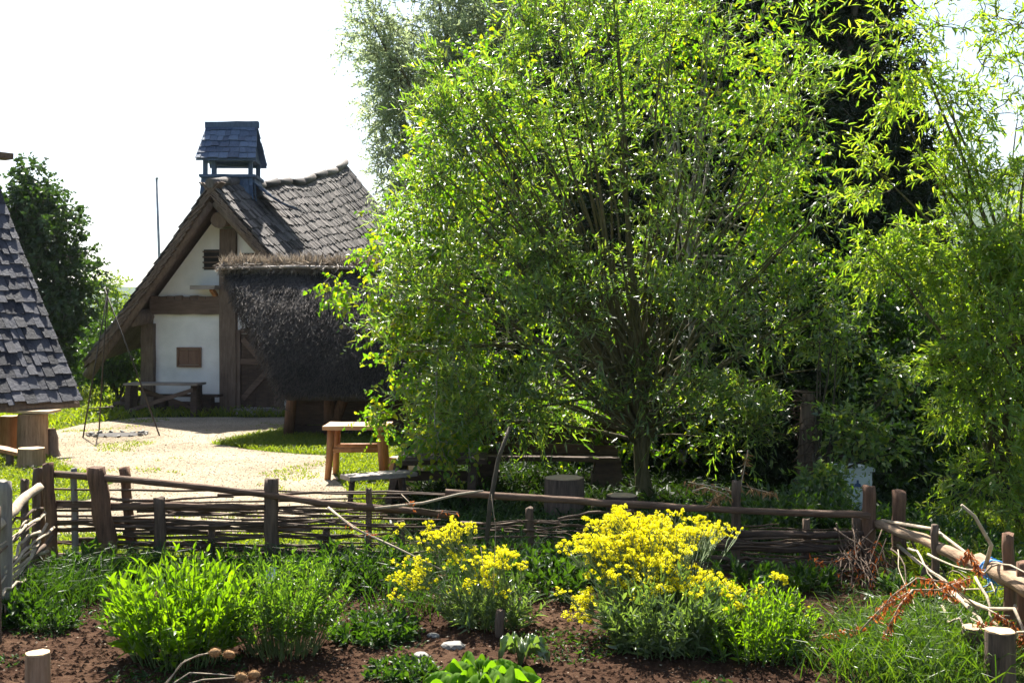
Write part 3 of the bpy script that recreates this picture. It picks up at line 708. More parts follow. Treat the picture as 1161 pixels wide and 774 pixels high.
hang = rng.random(n) < .82
dn = np.where(hang[:, None], np.array([[0, -.75, -.35]]), np.array([[0, .05, 1.0]]))+rng.normal(size=(n, 3))*np.array([[.45, .35, .25]])
V, F = leaf_geo(pts, dn, rng.normal(size=(n, 3)), rng.uniform(.12, .30, n), np.full(n, .02), .2, .3, False, .3)
npobj('ridge_tuft', V, F, M['thatch_top'], HT)
mb = MB(); mb.tube([rA+Vector((-.12, -.26, .0)), rA.lerp(rB, .3)+Vector((0, -.30, .03)), rA.lerp(rB, .6)+Vector((0, -.30, .0)), rB+Vector((.1, -.26, .02))], .035, 7, .05); obj('ridge_pole', mb, M['greytop'], HT)
mb = MB(); mb.tube([rA+Vector((-.05, .28, .0)), rB+Vector((.1, .28, .02))], .035, 7, .05); obj('ridge_pole', mb, M['greytop'], HT)
for (a, b) in (((-4.3, 22.05, 0), (-4.15, 22.05, 1.7)), ((-3.5, 21.95, 0), (-3.5, 21.95, 1.75)), ((-1.9, 22.0, 0), (-1.9, 22.0, 1.75)), ((-3.48, 21.98, .1), (-2.9, 21.98, 1.5)), ((-4.3, 23.2, 0), (-4.3, 23.1, 3.0)), ((-1.9, 23.2, 0), (-1.9, 23.1, 3.0))):
    mb = MB(); mb.tube([a, b], [.11, .095], 9, .05); obj('post', mb, M['post_red'], HT)
mb = MB()
for k in range(8): mb.beam((-4.3, 22.35, .1+k*.2), (-1.75, 22.35, .1+k*.2), .05, .19, .005)
for k in range(8): mb.beam((-4.3, 24.6, .1+k*.2), (-1.75, 24.6, .1+k*.2), .05, .19, .005)
for k in range(11):
    h = 1.7+1.3*(1-abs(k-5)/5.); mb.beam((-4.28, 22.4+k*.21, .02), (-4.28, 22.4+k*.21, h), .05, .19, .004, up=Vector((0, 1, 0)))
    mb.beam((-1.77, 22.4+k*.21, .02), (-1.77, 22.4+k*.21, h), .05, .19, .004, up=Vector((0, 1, 0)))
obj('wall', mb, M['darkwood'], HT)
# ================================================================ YARD FURNITURE
def logleg(mb, a, b, r0, r1, n=9): mb.tube([a, Vector(a).lerp(Vector(b), .5)+Vector((U(-.01, .01), 0, 0)), b], [r0, (r0+r1)/2, r1], n, .05)
# orange log table in the sun
c = G(403, 541); T1 = thing('log_table', 'sunlit table with orange log legs and a pale plank top before the hut', 'table', (c.x, c.y, 0))
mb = MB()
for k in range(3): mb.beam((c.x-.42, c.y-.22+k*.24, .735), (c.x+.5, c.y-.22+k*.24, .735), .235, .055, .004)
obj('tabletop', mb, M['orange_top'], T1)
for sx, sy in ((-.32, -.2), (.38, -.2), (-.30, .28), (.36, .28)):
    mb = MB(); logleg(mb, (c.x+sx*1.12, c.y+sy*1.3, 0), (c.x+sx, c.y+sy, .71), .046, .054); obj('leg', mb, M['orange'], T1)
for sy in (-.22, .3):
    mb = MB(); logleg(mb, (c.x-.31, c.y+sy, .42), (c.x+.38, c.y+sy, .42), .038, .038); obj('stretcher', mb, M['orange'], T1)
c = G(424, 578); T2 = thing('plank_bench', 'low bench with a pale sunlit plank seat and thin dark legs beside the log table', 'bench', (c.x, c.y, 0))
mb = MB(); mb.beam((c.x-.33, c.y-.1, .395), (c.x+.42, c.y+.35, .395), .3, .05, .004); obj('seat', mb, M['greytop'], T2)
for sx, sy in ((-.24, -.14), (-.26, .1), (.32, .18), (.26, .42)):
    mb = MB(); logleg(mb, (c.x+sx*1.15, c.y+sy*1.1, 0), (c.x+sx, c.y+sy, .37), .025, .03, 7); obj('leg', mb, M['darkwood'], T2)
c = G(452, 548); stump('log_stool', 'orange barked log stool half hidden behind the bench under the birch', c.x, c.y, 0, .36, .13, 'orange', None, 1, 1.02, 'log stool')
# dark trestle under the birch
c = G(496, 566); T3 = thing('trestle_table', 'dark weathered trestle table with splayed legs in the shade under the birch', 'table', (c.x, c.y, 0))
mb = MB()
for k in range(3): mb.beam((c.x-.5, c.y-.25+k*.24, .50), (c.x+.62, c.y-.25+k*.24, .52), .235, .06, .008)
obj('tabletop', mb, M['darkwood'], T3)
for sx in (-.45, .45):
    for sy in (-.3, .3):
        mb = MB(); mb.beam((c.x+sx*1.1-.06, c.y+sy*1.25, 0), (c.x+sx, c.y+sy*.6, .475), .10, .11, .005); obj('leg', mb, M['darkwood'], T3)
mb = MB(); mb.beam((c.x-.5, c.y, .3), (c.x+.5, c.y, .3), .06, .12, .006); obj('stretcher', mb, M['darkwood'], T3)
# stack of squared timbers
c = G(625, 553); T4 = thing('timber_bench', 'heavy dark bench of squared beams with a bluish plank seat behind the sawn stump', 'bench', (c.x, c.y, 0))
mb = MB(); mb.beam((c.x-1.05, c.y, .42), (c.x+.9, c.y, .40), .4, .06, .006); obj('seat', mb, M['darkwood'], T4)
mb = MB(); mb.beam((c.x-1.1, c.y+.32, .74), (c.x+.9, c.y+.32, .72), .08, .30, .008); obj('backrest', mb, M['darkwood'], T4)
mb = MB(); mb.beam((c.x-1.0, c.y+.15, .52), (c.x+.9, c.y+.15, .50), .16, .12, .01); obj('beam', mb, M['darkwood'], T4)
for sx in (-.9, .75):
    mb = MB(); mb.beam((c.x+sx, c.y+.05, .19), (c.x+sx+.01, c.y+.05, .385), .35, .3, .006, up=Vector((0, 1, 0))); mb.box((c.x+sx, c.y+.05, .1), (.4, .42, .2), None, .01); obj('leg', mb, M['darkwood'], T4)
    mb = MB(); mb.beam((c.x+sx, c.y+.38, .0), (c.x+sx, c.y+.40, .9), .1, .1, .006, up=Vector((0, 1, 0))); obj('back_post', mb, M['darkwood'], T4)
c = G(640, 590); x, y, _ = c; stump('sawn_stump', 'wide grey sawn stump with a pale orange cut top behind the fence rail', x, y, 0, .48, .215, 'post', None, 1, 1.03)
c = G(705, 592); x, y, _ = c; stump('sawn_stump', 'lower dark stump hidden in shade right of the wide sawn stump', x, y, 0, .30, .17, 'darkwood', None, 1, 1.1)
# dark table with X brace and its bench by the house
def rel(x, y, z): return WM[HL.name] @ Vector((x, y, z))
q = rel(-1.1, -.9, 0); T5 = thing('cross_braced_table', 'dark table with crossed braces standing before the white house wall', 'table', tuple(q), math.radians(-4))
mb = MB(); mb.beam((-.95, -.15, .74), (.82, -.15, .74), .3, .05, .004); mb.beam((-.95, .16, .741), (.82, .16, .741), .3, .05, .004); obj('tabletop', mb, M['greytop'], T5, local=True)
for sx in (-.85, .68):
    mb = MB(); mb.beam((sx*1.02, -.2, 0), (sx, -.14, .71), .14, .12, .006); obj('leg', mb, M['darkwood'], T5, local=True)
    mb = MB(); mb.beam((sx*1.02, .2, 0), (sx, .14, .71), .14, .12, .006); obj('leg', mb, M['darkwood'], T5, local=True)
mb = MB(); mb.beam((-.85, -.23, .12), (.7, -.23, .62), .05, .09, .004); obj('brace', mb, M['beam_h'], T5, local=True)
mb = MB(); mb.beam((-.8, .23, .62), (.65, .23, .12), .05, .09, .004); obj('brace', mb, M['beam_h'], T5, local=True)
q = rel(-1.0, -.42, 0); T6 = thing('wall_bench', 'dark bench on stout blocks between the cross-braced table and the house wall', 'bench', tuple(q), math.radians(-9))
mb = MB(); mb.beam((-.8, 0, .44), (1.0, 0, .44), .3, .05, .004); obj('seat', mb, M['darkwood'], T6, local=True)
for sx in (-.5, .68):
    mb = MB(); mb.box((sx, 0, .205), (.26, .22, .41), None, .008); obj('leg', mb, M['darkwood'], T6, local=True)
# wood heap under the eave
c = G(140, 469); wp = thing('log_heap', 'dark heap of stacked boughs lying under the left eave of the house', 'log heap', (c.x, c.y+.8, 0))
for k in range(14):
    x0 = c.x+.2+U(-.15, .15); z = .07+(k//5)*.11+U(0, .02); yy = c.y+.55+(k % 5)*.13+U(-.03, .03)
    mb = MB(); mb.tube([(x0-.85+(k//5)*.18, yy, z), (x0, yy+U(-.05, .05), z+U(0, .03)), (x0+.75-(k//5)*.1, yy, z-.01)], [.05, .065, .05], 7, .06); obj('bough', mb, M['darkwood'], wp)
# fire tripod
ap = Vector((P(122, 335, 22.4).x, 22.4, 2.72)); tr = thing('fire_tripod', 'slender iron tripod standing over the fire pit on the gravel', 'tripod', (ap.x, ap.y, 0))
for px, py in ((94, 496), (102, 491), (181, 494)):
    g = G(px, py); 
    if px == 102: g.y += .5
    a = ap+(ap-g)*.05+Vector((U(-.02, .02), 0, 0)); mb = MB(); mb.tube([g, g.lerp(ap, .5)+Vector((U(-.02, .02), 0, 0)), a], [.015, .014, .012], 7); obj('leg', mb, M['iron'], tr)
g1, g2 = G(94, 496), G(181, 494); mb = MB(); mb.tube([g1.lerp(ap, .2), g2.lerp(ap, .2)+Vector((-.75, .2, 0))], .012, 6); obj('crossbar', mb, M['iron'], tr)
mb = MB(); mb.tube([ap+Vector((0, 0, -.02)), ap+Vector((.01, 0, -1.1))], .008, 5); obj('hanging_hook', mb, M['iron'], tr)
c = G(133, 493); fp = thing('fire_pit', 'flat dark ash ring of a fire pit beneath the tripod', 'fire pit', (c.x, c.y, 0))
mb = MB(); n = 24
mb.quadface([(c.x+.5*math.cos(2*PI*j/n)*U(.9, 1.1), c.y+.42*math.sin(2*PI*j/n)*U(.9, 1.1), .012) for j in range(n)]); obj('ash_bed', mb, M['char'], fp)
for j in range(15):
    a = 2*PI*j/15; mb = MB(); mb.box((c.x+.55*math.cos(a), c.y+.47*math.sin(a), .02), (U(.05, .11), U(.05, .10), U(.03, .06)), Matrix.Rotation(a, 3, 'Z'), .02); obj('stone', mb, M['slate'], fp)
# flagpole behind the house
g = P(181, 361, 40); mb = MB(); mb.tube([(g.x+.05, 40, 0), (g.x, 40, 4), (P(177.5, 203, 40).x, 40, P(178, 203, 40).z)], [.06, .05, .04], 8); fpz = thing('flagpole', 'thin bare grey pole rising behind the left roof slope', 'pole', (g.x, 40, 0)); obj('pole', mb, M['flag'], fpz)
mb = MB(); zt_ = P(178, 203, 40); mb.tube([(zt_.x, 40, zt_.z), (zt_.x, 40, zt_.z+.05)], [.06, .05], 8); obj('finial', mb, M['flag'], fpz)
# white hive-like box with a small blue mark
c = P(968, 361, 13.0); BX = thing('white_box', 'white painted box with a small blue figure mark under the dark shrubs', 'box', (c.x, c.y, 0), math.radians(8))
mb = MB(); mb.box((0, .22, .31), (.46, .40, .44), None, .004); obj('body', mb, M['box_white'], BX, local=True)
mb = MB(); mb.box((0, .22, .552), (.50, .46, .04), None, .003); obj('lid', mb, M['box_white'], BX, local=True)
mb = MB(); mb.box((.245, .1, .40), (.03, .06, .03)); obj('latch', mb, M['flag'], BX, local=True)
mb = MB(); mb.prism([(.0, -.004, .36), (.09, -.004, .36), (.075, -.004, .40), (.06, -.004, .40), (.055, -.004, .44), (.035, -.004, .44), (.03, -.004, .40), (.012, -.004, .40)], (0, -.003, 0)); obj('emblem', mb, M['mark'], BX, local=True)
for sx in (-.22, .22):
    mb = MB(); mb.box((sx, .22, .039), (.08, .4, .078)); obj('foot', mb, M['darkwood'], BX, local=True)
# twine-wrapped post in the shade
c = G(912, 577); px_ = thing('twig_wrapped_post', 'grey double post wrapped in dry climbing twigs before the dark shrubs', 'post', (c.x, c.y, 0))
mb = MB(); mb.tube([(c.x-.02, c.y, 0), (c.x+.0, c.y, .6), (c.x+.03, c.y, 1.26)], [.085, .08, .075], 9, .05); obj('stake', mb, M['post'], px_)
mb = MB(); mb.tube([(c.x+.06, c.y+.15, 0), (c.x+.09, c.y+.15, 1.36)], [.08, .07], 9, .05); obj('stake', mb, M['post'], px_)
for k in range(22):
    a0 = U(0, 6.28); pts = []
    for i in range(12):
        a = a0+i*U(.25, .5); z = .1+k*.055+i*.03; r = .10+U(0, .07); pts.append((c.x+.03+r*math.cos(a), c.y+.05+r*math.sin(a)*1.4, min(z, 1.4)))
    mb = MB(); mb.tube(pts, .008, 5); obj('climbing_twig', mb, M['withy'], px_)
#PART3
# ================================================================ FENCES
FY = 10.3
def fpost(par, px, yt, Y, wpx, lean=0, mat='post', split=False, name='post', yb=None):
    x0 = (px-CXP)/FP*Y; r = wpx/2/FP*Y; zt = CAMZ-(yt-HZ)/FP*Y; x1 = x0; xb = x0-lean/FP*Y
    mb = MB()
    if split: mb.log([(xb, Y, -.05), (xb+(x1-xb)*.5+U(-.012, .012), Y, zt*.5), (x1, Y, zt)], [r*1.12, r*1.05, r*.98], 7, .20)
    else: mb.log([(xb, Y, -.05), (xb+(x1-xb)*.5+U(-.01, .01), Y, zt*.5), (x1, Y, zt)], [r*1.12, r*1.02, r*.97], 11, .10)
    return obj(name, mb, M[mat], par)
def withy(par, a, b, r, amp=.03, mat='withy', name='withy', weave=.035, k=10, taper=.6):
    pts = []
    sd = random.choice((-1, 1)); ph = U(0, 6)
    for i in range(k+1):
        t = i/k; p = Vector(a).lerp(Vector(b), t)
        pts.append(p+Vector((0, sd*weave*math.sin(t*9+ph), amp*math.sin(t*U(3, 5)+ph)+U(-.008, .008))))
    mb = MB(); mb.log(pts, [r*(1-(1-taper)*i/k)*U(.85, 1.15) for i in range(k+1)], 6, .16, .12); return obj(name, mb, M[mat], par)
def FX(px): return (px-CXP)/FP*FY
def FZ(py): return CAMZ-(py-HZ)/FP*FY
F1 = thing('wattle_fence', 'brown wattle fence woven of thin withies between uneven posts along the gravel yard', 'fence', (FX(280), FY, 0))
for a in ((54, 525, FY-.05, 14, -6, 'post_red', True), (44, 530, FY+.05, 12, -2, 'post', False), (84, 531, FY, 7.5, 0, 'post_grey', False), (109, 529, FY-.1, 18, -15, 'post_red', True),
          (140, 530, FY+.05, 12, -14, 'post_red', True), (180, 564, FY-.06, 14, 0, 'post', False), (308, 543, FY-.05, 15, -1, 'post', False), (418, 553, FY, 7, 0, 'post', False), (455, 590, FY, 8, 1, 'post', False), (240, 600, FY+.03, 8, 2, 'post', False), (370, 598, FY+.03, 8, 0, 'post', False)):
    fpost(F1, *a)
mb = MB(); pts = [P(58, 537, FY-.02), P(120, 541, FY-.09), P(200, 549, FY-.07), P(300, 560, FY-.11), P(365, 570, FY-.06), P(440, 576, FY-.06), P(512, 584, FY)]
mb.log(pts, [.028, .031, .029, .027, .030, .028, .025], 10, .09); obj('rail', mb, M['rail'], F1)
mb = MB(); mb.log([P(62, 572, FY), P(180, 573, FY-.05), P(300, 575, FY-.06)], [.028, .03, .026], 10, .09); obj('rail', mb, M['rail'], F1)
for k in range(58):
    z = FZ(U(576, 648)) if k > 6 else FZ(U(556, 580)); xa = U(60, 330); xb = min(520, xa+U(110, 330))
    if k % 3 == 0: xa = 62
    withy(F1, (FX(xa), FY+U(-.03, .03), z+U(-.03, .03)), (FX(xb), FY+U(-.03, .03), z+U(-.04, .02)), U(.007, .019), U(.01, .03))
F2 = thing('pole_fence', 'dark fence of one long rough pole above horizontal brushwood behind the yellow flowers', 'fence', (FX(745), FY, 0))
mb = MB(); mb.log([P(505, 558, FY-.05), P(600, 564, FY-.05), P(720, 572, FY-.05), P(850, 579, FY-.06), P(985, 584, FY-.05)], [.034, .032, .035, .031, .034], 10, .09); obj('rail', mb, M['rail'], F2)
for a in ((835, 545, FY+.04, 10, 0, 'post', False), (985, 550, FY-.02, 14, 0, 'post_red', False), (1020, 556, FY+.1, 16, 1, 'post_red', True), (600, 575, FY+.03, 9, 0, 'post', False), (715, 578, FY+.03, 9, 0, 'post', False), (914, 588, FY+.05, 9, 0, 'post', False), (973, 586, FY+.1, 13, 0, 'post', False)): fpost(F2, *a)
for y_ in (606, 622, 640):
    mb = MB(); mb.log([P(826, y_-2, FY+.02), P(900, y_, FY), P(980, y_-1, FY)], [.034, .036, .032], 10, .09); obj('rail', mb, M['darkwood'], F2)
for k in range(60):
    xa = U(520, 860); xb = min(990, xa+U(90, 260)); z = FZ(U(596, 655)) if k > 8 else FZ(U(582, 600))
    withy(F2, (FX(xa), FY+U(-.05, .05), z), (FX(xb), FY+U(-.05, .05), z+U(-.05, .05)), U(.006, .016), U(.01, .05))
for k in range(46):
    a = P(U(930, 1015), U(590, 640), U(9.9, 10.4)); b = P(U(915, 1030), U(640, 700), U(9.3, 10.0)); b.z = max(b.z, .02)
    withy(F2, a, b, U(.004, .010), .06, 'withy', 'brushwood', .05)
F3 = thing('branch_fence', 'low fence of pale crooked branches between grey posts at the left edge', 'fence', (-3.8, 9.3, 0))
for (px, yt, Y, w, m) in ((5, 545, 8.55, 14, 'post_grey'), (28, 543, 9.75, 9, 'post'), (41, 551, 9.9, 9, 'post'), (-6, 575, 8.0, 14, 'post')): fpost(F3, px, yt, Y, w, 0, m)
mb = MB(); mb.log([P(44, 552, 9.95), P(22, 570, 9.3), P(2, 590, 8.6), P(-20, 612, 8)], [.04, .042, .045, .045], 10, .09); obj('rail', mb, M['dead'], F3)
for k in range(26):
    t0, t1 = U(0, .35), U(.6, 1); A_ = Vector((-4.1, 10.1, 0)); B_ = Vector((-3.66, 8.0, 0)); z = U(.06, .62)
    a = A_.lerp(B_, t0); b = A_.lerp(B_, t1); withy(F3, a+Vector((U(-.06, .06), 0, z)), b+Vector((U(-.06, .06), 0, z+U(-.2, .15))), U(.008, .022), U(.02, .08), 'dead' if k % 3 else 'withy', 'branch', .06)
F4 = thing('log_fence', 'fence of a long bare pole on short posts with pale broken branches at the right', 'fence', (3.35, 8.8, 0))
for (px, yt, Y, w, m) in ((1060, 595, 9.1, 9, 'post'), (1048, 641, 9.0, 9, 'post'), (1143, 605, 7.74, 14, 'post_red'), (1159, 637, 7.5, 12, 'post_red'), (1171, 648, 7.2, 14, 'post_red')): fpost(F4, px, yt, Y, w, 0, m)
mb = MB(); mb.log([P(995, 594, 10.25), P(1040, 609, 9.6), P(1070, 622, 9.05), P(1120, 646, 8.2)], [.045, .047, .05, .055], 10, .09); obj('pole', mb, M['log'], F4)
mb = MB(); mb.log([P(1110, 637, 8.35), P(1140, 652, 7.85), P(1175, 672, 7.3), P(1230, 700, 6.7)], [.066, .07, .07, .07], 11, .09); obj('thick_log', mb, M['log'], F4)
tw = MB()
for k in range(4):
    t = k*.012; c_ = P(1122+k*2.6, 644+k*1.2, 8.13-k*.03)
    ring = [c_+Vector((.078*math.cos(a), .03*math.sin(2*a+k), .078*math.sin(a))) for a in [j*2*PI/10 for j in range(11)]]
    tw.tube(ring, .0045, 5, 0, False)
for k in range(5): c_ = P(1126, 652, 8.0); tw.tube([c_, c_+Vector((U(-.06, .08), -.04, U(-.08, -.02))), c_+Vector((U(-.12, .12), -.05, U(-.14, .02)))], .004, 4)
obj('blue_twine', tw, M['twine'], F4)
for k in range(15):
    Y0 = U(7.4, 9.9); Y1 = max(7.0, Y0-U(.5, 1.6)); z0 = U(.1, .5); x = 3.3+U(-.25, .1)
    withy(F4, (x, Y0, z0), (x+U(-.3, .15), Y1, max(.05, z0+U(-.3, .15))), U(.005, .013), U(.02, .12), 'dead' if k % 4 else 'withy', 'branch', .07)
for pp in (((1000, 590, 10.2), (1060, 600, 9.2), (1100, 630, 8.6), (1130, 650, 8.0)), ((1010, 598, 10.2), (1050, 615, 9.4), (1090, 640, 8.7)), ((1018, 618, 10.1), (1045, 640, 9.3), (1080, 665, 8.5), (1108, 690, 8.0)), ((1115, 650, 8.1), (1124, 618, 8.0), (1105, 585, 8.0), (1090, 572, 8.0)), ((1080, 670, 8.2), (1110, 700, 7.7), (1125, 730, 7.3)), ((1095, 680, 7.9), (1120, 690, 7.6), (1150, 690, 7.4), (1163, 720, 7.2))):
    q = [P(*a) for a in pp]; k = len(q); mb = MB(); mb.tube(q, [.017-.010*i/k for i in range(k)], 7, .06); obj('branch', mb, M['dead'], F4)
x, y, _ = at(1134, 700, 7.0); stump('cut_stump', 'thickest post sawn off short in the right corner of the garden', x, y, 0, .36, .09, 'post', None, 1, 1.05)
x, y, _ = at(1104, 700, 7.45); stump('cut_stump', 'thin stub of a sawn post left of the thickest sawn-off post', x, y, 0, .26, .075, 'post', None, 1, 1.05)
x, y, _ = at(43, 760, 7.0); stump('cut_stake', 'short stake with a bright freshly cut top in the soil at the lower left', x, y, 0, .225, .075, 'log_v', None, 1, 1.02, 'stake')
# dry pole leaning against the fence
mb = MB(); a = P(552, 600, 10.15); mb.tube([P(549, 640, 10.05), P(556, 570, 10.15), P(565, 520, 10.2), P(578, 484, 10.25)], [.022, .022, .02, .016], 7, .08)
tag(obj('leaning_stick', mb, M['bark']), 'thin crooked stick leaning upright against the pole fence', 'stick')
mb = MB(); mb.tube([P(372, 575, 10.1), P(400, 598, 9.9), P(450, 621, 9.7), P(505, 648, 9.5)], [.011, .011, .010, .008], 6, .05)
tag(obj('fallen_rod', mb, M['dead']), 'long pale thin rod sloping down from the wattle fence to the yellow flowers', 'rod')
mb = MB(); mb.tube([P(425, 576, 10.1), P(480, 570, 10.05), P(520, 560, 10.05), P(548, 556, 10.0)], [.014, .013, .011, .008], 6, .06)
tag(obj('dry_branch', mb, M['dead']), 'thin curved dry branch lying over the fence rails at the middle', 'branch')
# ================================================================ TREES
def gp(px, Y): return Vector(((px-CXP)/FP*Y, Y, 0))
# central willow shrub
tree('willow', 'big bushy green willow with many stems in the middle of the picture', 'tree', gp(722, 14.4),
     [lobe(455, 215, 14.2, 26, 22, .25, 16), lobe(430, 300, 14.2, 26, 18, .25, 16), lobe(500, 60, 14.2, 24, 40, .25, 20), lobe(590, 5, 14.2, 30, 40, .25, 24), lobe(940, 200, 14.2, 26, 34, .25, 18), lobe(955, 420, 14.2, 30, 18, .25, 16), lobe(915, 30, 14.2, 24, 40, .25, 16), lobe(870, 480, 14.2, 40, 18, .25, 22), lobe(480, 470, 14.2, 34, 16, .25, 18), lobe(600, 468, 13.8, 95, 48, .7, 127), lobe(815, 470, 14.0, 75, 36, .6, 83), lobe(560, 75, 14.2, 75, 65, .6, 93), lobe(505, 150, 14.1, 45, 70, .4, 49), lobe(905, 110, 14.3, 38, 80, .4, 38), lobe(640, 20, 14.3, 70, 60, .6, 72), lobe(700, 240, 14.4, 190, 150, 1.04, 356), lobe(600, 190, 14.2, 120, 130, 0.80, 231), lobe(820, 220, 14.4, 115, 160, 0.88, 248), lobe(700, 70, 14.4, 140, 110, 0.80, 219),
      lobe(560, 330, 13.9, 120, 110, 0.80, 219), lobe(850, 360, 14.2, 105, 95, 0.80, 170), lobe(690, 385, 13.7, 170, 85, 0.88, 266), lobe(590, 420, 13.8, 100, 55, 0.72, 101), lobe(810, 425, 14.0, 105, 50, 0.72, 88), lobe(530, 250, 14.0, 90, 80, 0.64, 106),
      lobe(690, -60, 14.4, 120, 80, 0.72, 77), lobe(480, 350, 13.7, 70, 60, 0.48, 45), lobe(520, 130, 14.2, 40, 60, 0.32, 24), lobe(600, 90, 14.2, 60, 60, 0.40, 41), lobe(935, 360, 14.1, 35, 30, 0.32, 16), lobe(885, 80, 14.4, 40, 70, 0.32, 27), lobe(460, 400, 13.6, 45, 25, 0.24, 16), lobe(760, 10, 14.4, 90, 70, 0.56, 52)],
     M['willow'], M['bark_olive'], SL=.56, k=14, L=.135, W=.025, ang=.62, droop=.35, hang=.05, upb=.55, thr=.12, freq=1.25, shell=.22, bend=.15, upn=1.4, fold=.12,
     stems=((-.22, 0, .05, 1.5), (-.06, .1, .06, 1.6), (.15, -.05, .05, 1.5), (.3, .15, .045, 1.4), (-.12, -.15, .04, 1.7), (.06, -.1, .045, 1.9)), limbs=[1, 1, 1, 1, 1, 1, 1, 1, 1, 4, 3, 3, 2, 2, 2, 8, 6, 6, 6, 5, 4, 6, 4, 4, 3, 3, 2, 2, 2, 2, 2, 2, 2], limb_r=.022, foot=7, limb_low=.55, hexa=True, wide=.4)
tree('birch', 'young birch with heart-shaped leaves and pale trunk left of the willow', 'tree', gp(497, 15.4),
     [lobe(488, 390, 15.2, 70, 85, .9, 260), lobe(500, 300, 15.4, 90, 90, .9, 291), lobe(520, 200, 15.5, 75, 90, .9, 235), lobe(518, 460, 15.3, 70, 50, .9, 186), lobe(410, 330, 15.2, 50, 35, .5, 68), lobe(478, 415, 15.1, 38, 45, .5, 86),
      lobe(560, 110, 15.6, 70, 80, .8, 161), lobe(545, 420, 15.4, 80, 80, .9, 204), lobe(455, 270, 15.3, 50, 45, .6, 93), lobe(500, 500, 15.2, 50, 25, .6, 74), lobe(432, 472, 14.9, 22, 20, .3, 27), lobe(500, 505, 13.6, 55, 22, .35, 68)],
     M['birch'], M['bark_birch'], SL=.34, k=8, L=.08, W=.066, ang=.85, droop=.3, hang=.55, upb=.15, thr=-.12, freq=1.5, shell=.5, stems=((.05, .05, .06, 3.4),), limbs=[4, 5, 5, 4, 3, 3, 4, 4, 3, 3, 2, 3], limb_r=.018, hexa=True, wide=.36, upn=.15, limb_low=.15)
tree('birch', 'taller birch rising behind the middle of the willow with yellowish leaves at its right side', 'tree', gp(775, 16.6),
     [lobe(880, 180, 16.4, 55, 110, .8, 247), lobe(800, 60, 16.6, 110, 110, 1.0, 360), lobe(880, 300, 16.3, 60, 60, .7, 165), lobe(720, 20, 16.6, 90, 90, .7, 180), lobe(760, 480, 16.2, 80, 50, .8, 195), lobe(640, 470, 16.0, 60, 50, .7, 135), lobe(905, 390, 16.2, 35, 60, .5, 67)],
     M['birch'], M['bark_birch'], SL=.34, k=8, L=.082, W=.066, ang=.85, droop=.3, hang=.5, upb=.2, thr=-.1, freq=1.4, shell=.5, stems=((.1, .05, .075, 4.2),), limbs=[4, 5, 4, 3, 3, 3, 3], limb_r=.018, hexa=True, wide=.36, upn=.15, limb_low=.15)
tree('willow', 'tall grey-green willow standing far behind the birches at the top of the picture', 'tree', gp(570, 34),
     [lobe(500, 70, 33.5, 90, 110, 3, 965), lobe(430, 60, 33.5, 45, 75, 1.8, 261), lobe(580, 30, 34, 110, 110, 3.2, 1241), lobe(480, 190, 33.5, 60, 70, 2, 524), lobe(640, -10, 34, 90, 120, 3, 965), lobe(580, 160, 34, 100, 110, 3, 965), lobe(520, -60, 34, 130, 60, 3, 552), lobe(620, 290, 34, 130, 110, 3, 689), lobe(440, 120, 33.5, 28, 60, 1.2, 164)],
     M['greywillow'], M['bark_olive'], SL=.8, k=16, L=.19, W=.05, ang=.7, droop=.3, hang=.15, upb=.25, thr=-.12, freq=.5, shell=.55, stems=((.2, 0, .4, 5), (-1.2, 0, .3, 5.5)), limbs=5, limb_r=.05, twig_r=.008)
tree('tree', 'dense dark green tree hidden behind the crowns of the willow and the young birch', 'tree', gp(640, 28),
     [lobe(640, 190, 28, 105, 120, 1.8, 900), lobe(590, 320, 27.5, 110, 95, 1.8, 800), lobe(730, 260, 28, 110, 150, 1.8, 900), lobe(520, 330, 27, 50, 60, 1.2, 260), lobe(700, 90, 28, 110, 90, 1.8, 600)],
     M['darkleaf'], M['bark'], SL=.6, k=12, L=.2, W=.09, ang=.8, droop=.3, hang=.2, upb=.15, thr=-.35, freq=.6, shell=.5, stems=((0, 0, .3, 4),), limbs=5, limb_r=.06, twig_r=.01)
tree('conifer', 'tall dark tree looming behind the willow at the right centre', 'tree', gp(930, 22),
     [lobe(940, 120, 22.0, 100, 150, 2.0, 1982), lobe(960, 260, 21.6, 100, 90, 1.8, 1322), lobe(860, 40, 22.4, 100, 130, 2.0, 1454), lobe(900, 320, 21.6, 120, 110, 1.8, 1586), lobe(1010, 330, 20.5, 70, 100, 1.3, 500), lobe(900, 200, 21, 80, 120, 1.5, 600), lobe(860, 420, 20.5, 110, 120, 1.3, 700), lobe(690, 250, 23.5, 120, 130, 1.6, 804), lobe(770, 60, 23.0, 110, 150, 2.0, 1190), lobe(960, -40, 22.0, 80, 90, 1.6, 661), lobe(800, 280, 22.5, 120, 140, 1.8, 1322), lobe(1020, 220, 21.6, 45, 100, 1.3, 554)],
     M['darkleaf'], M['bark'], SL=.55, k=14, L=.16, W=.065, ang=.8, droop=.3, hang=.25, upb=.1, thr=-.4, freq=.6, shell=.5, stems=((.1, 0, .28, 5.5),), limbs=8, limb_r=.07, twig_r=.012)
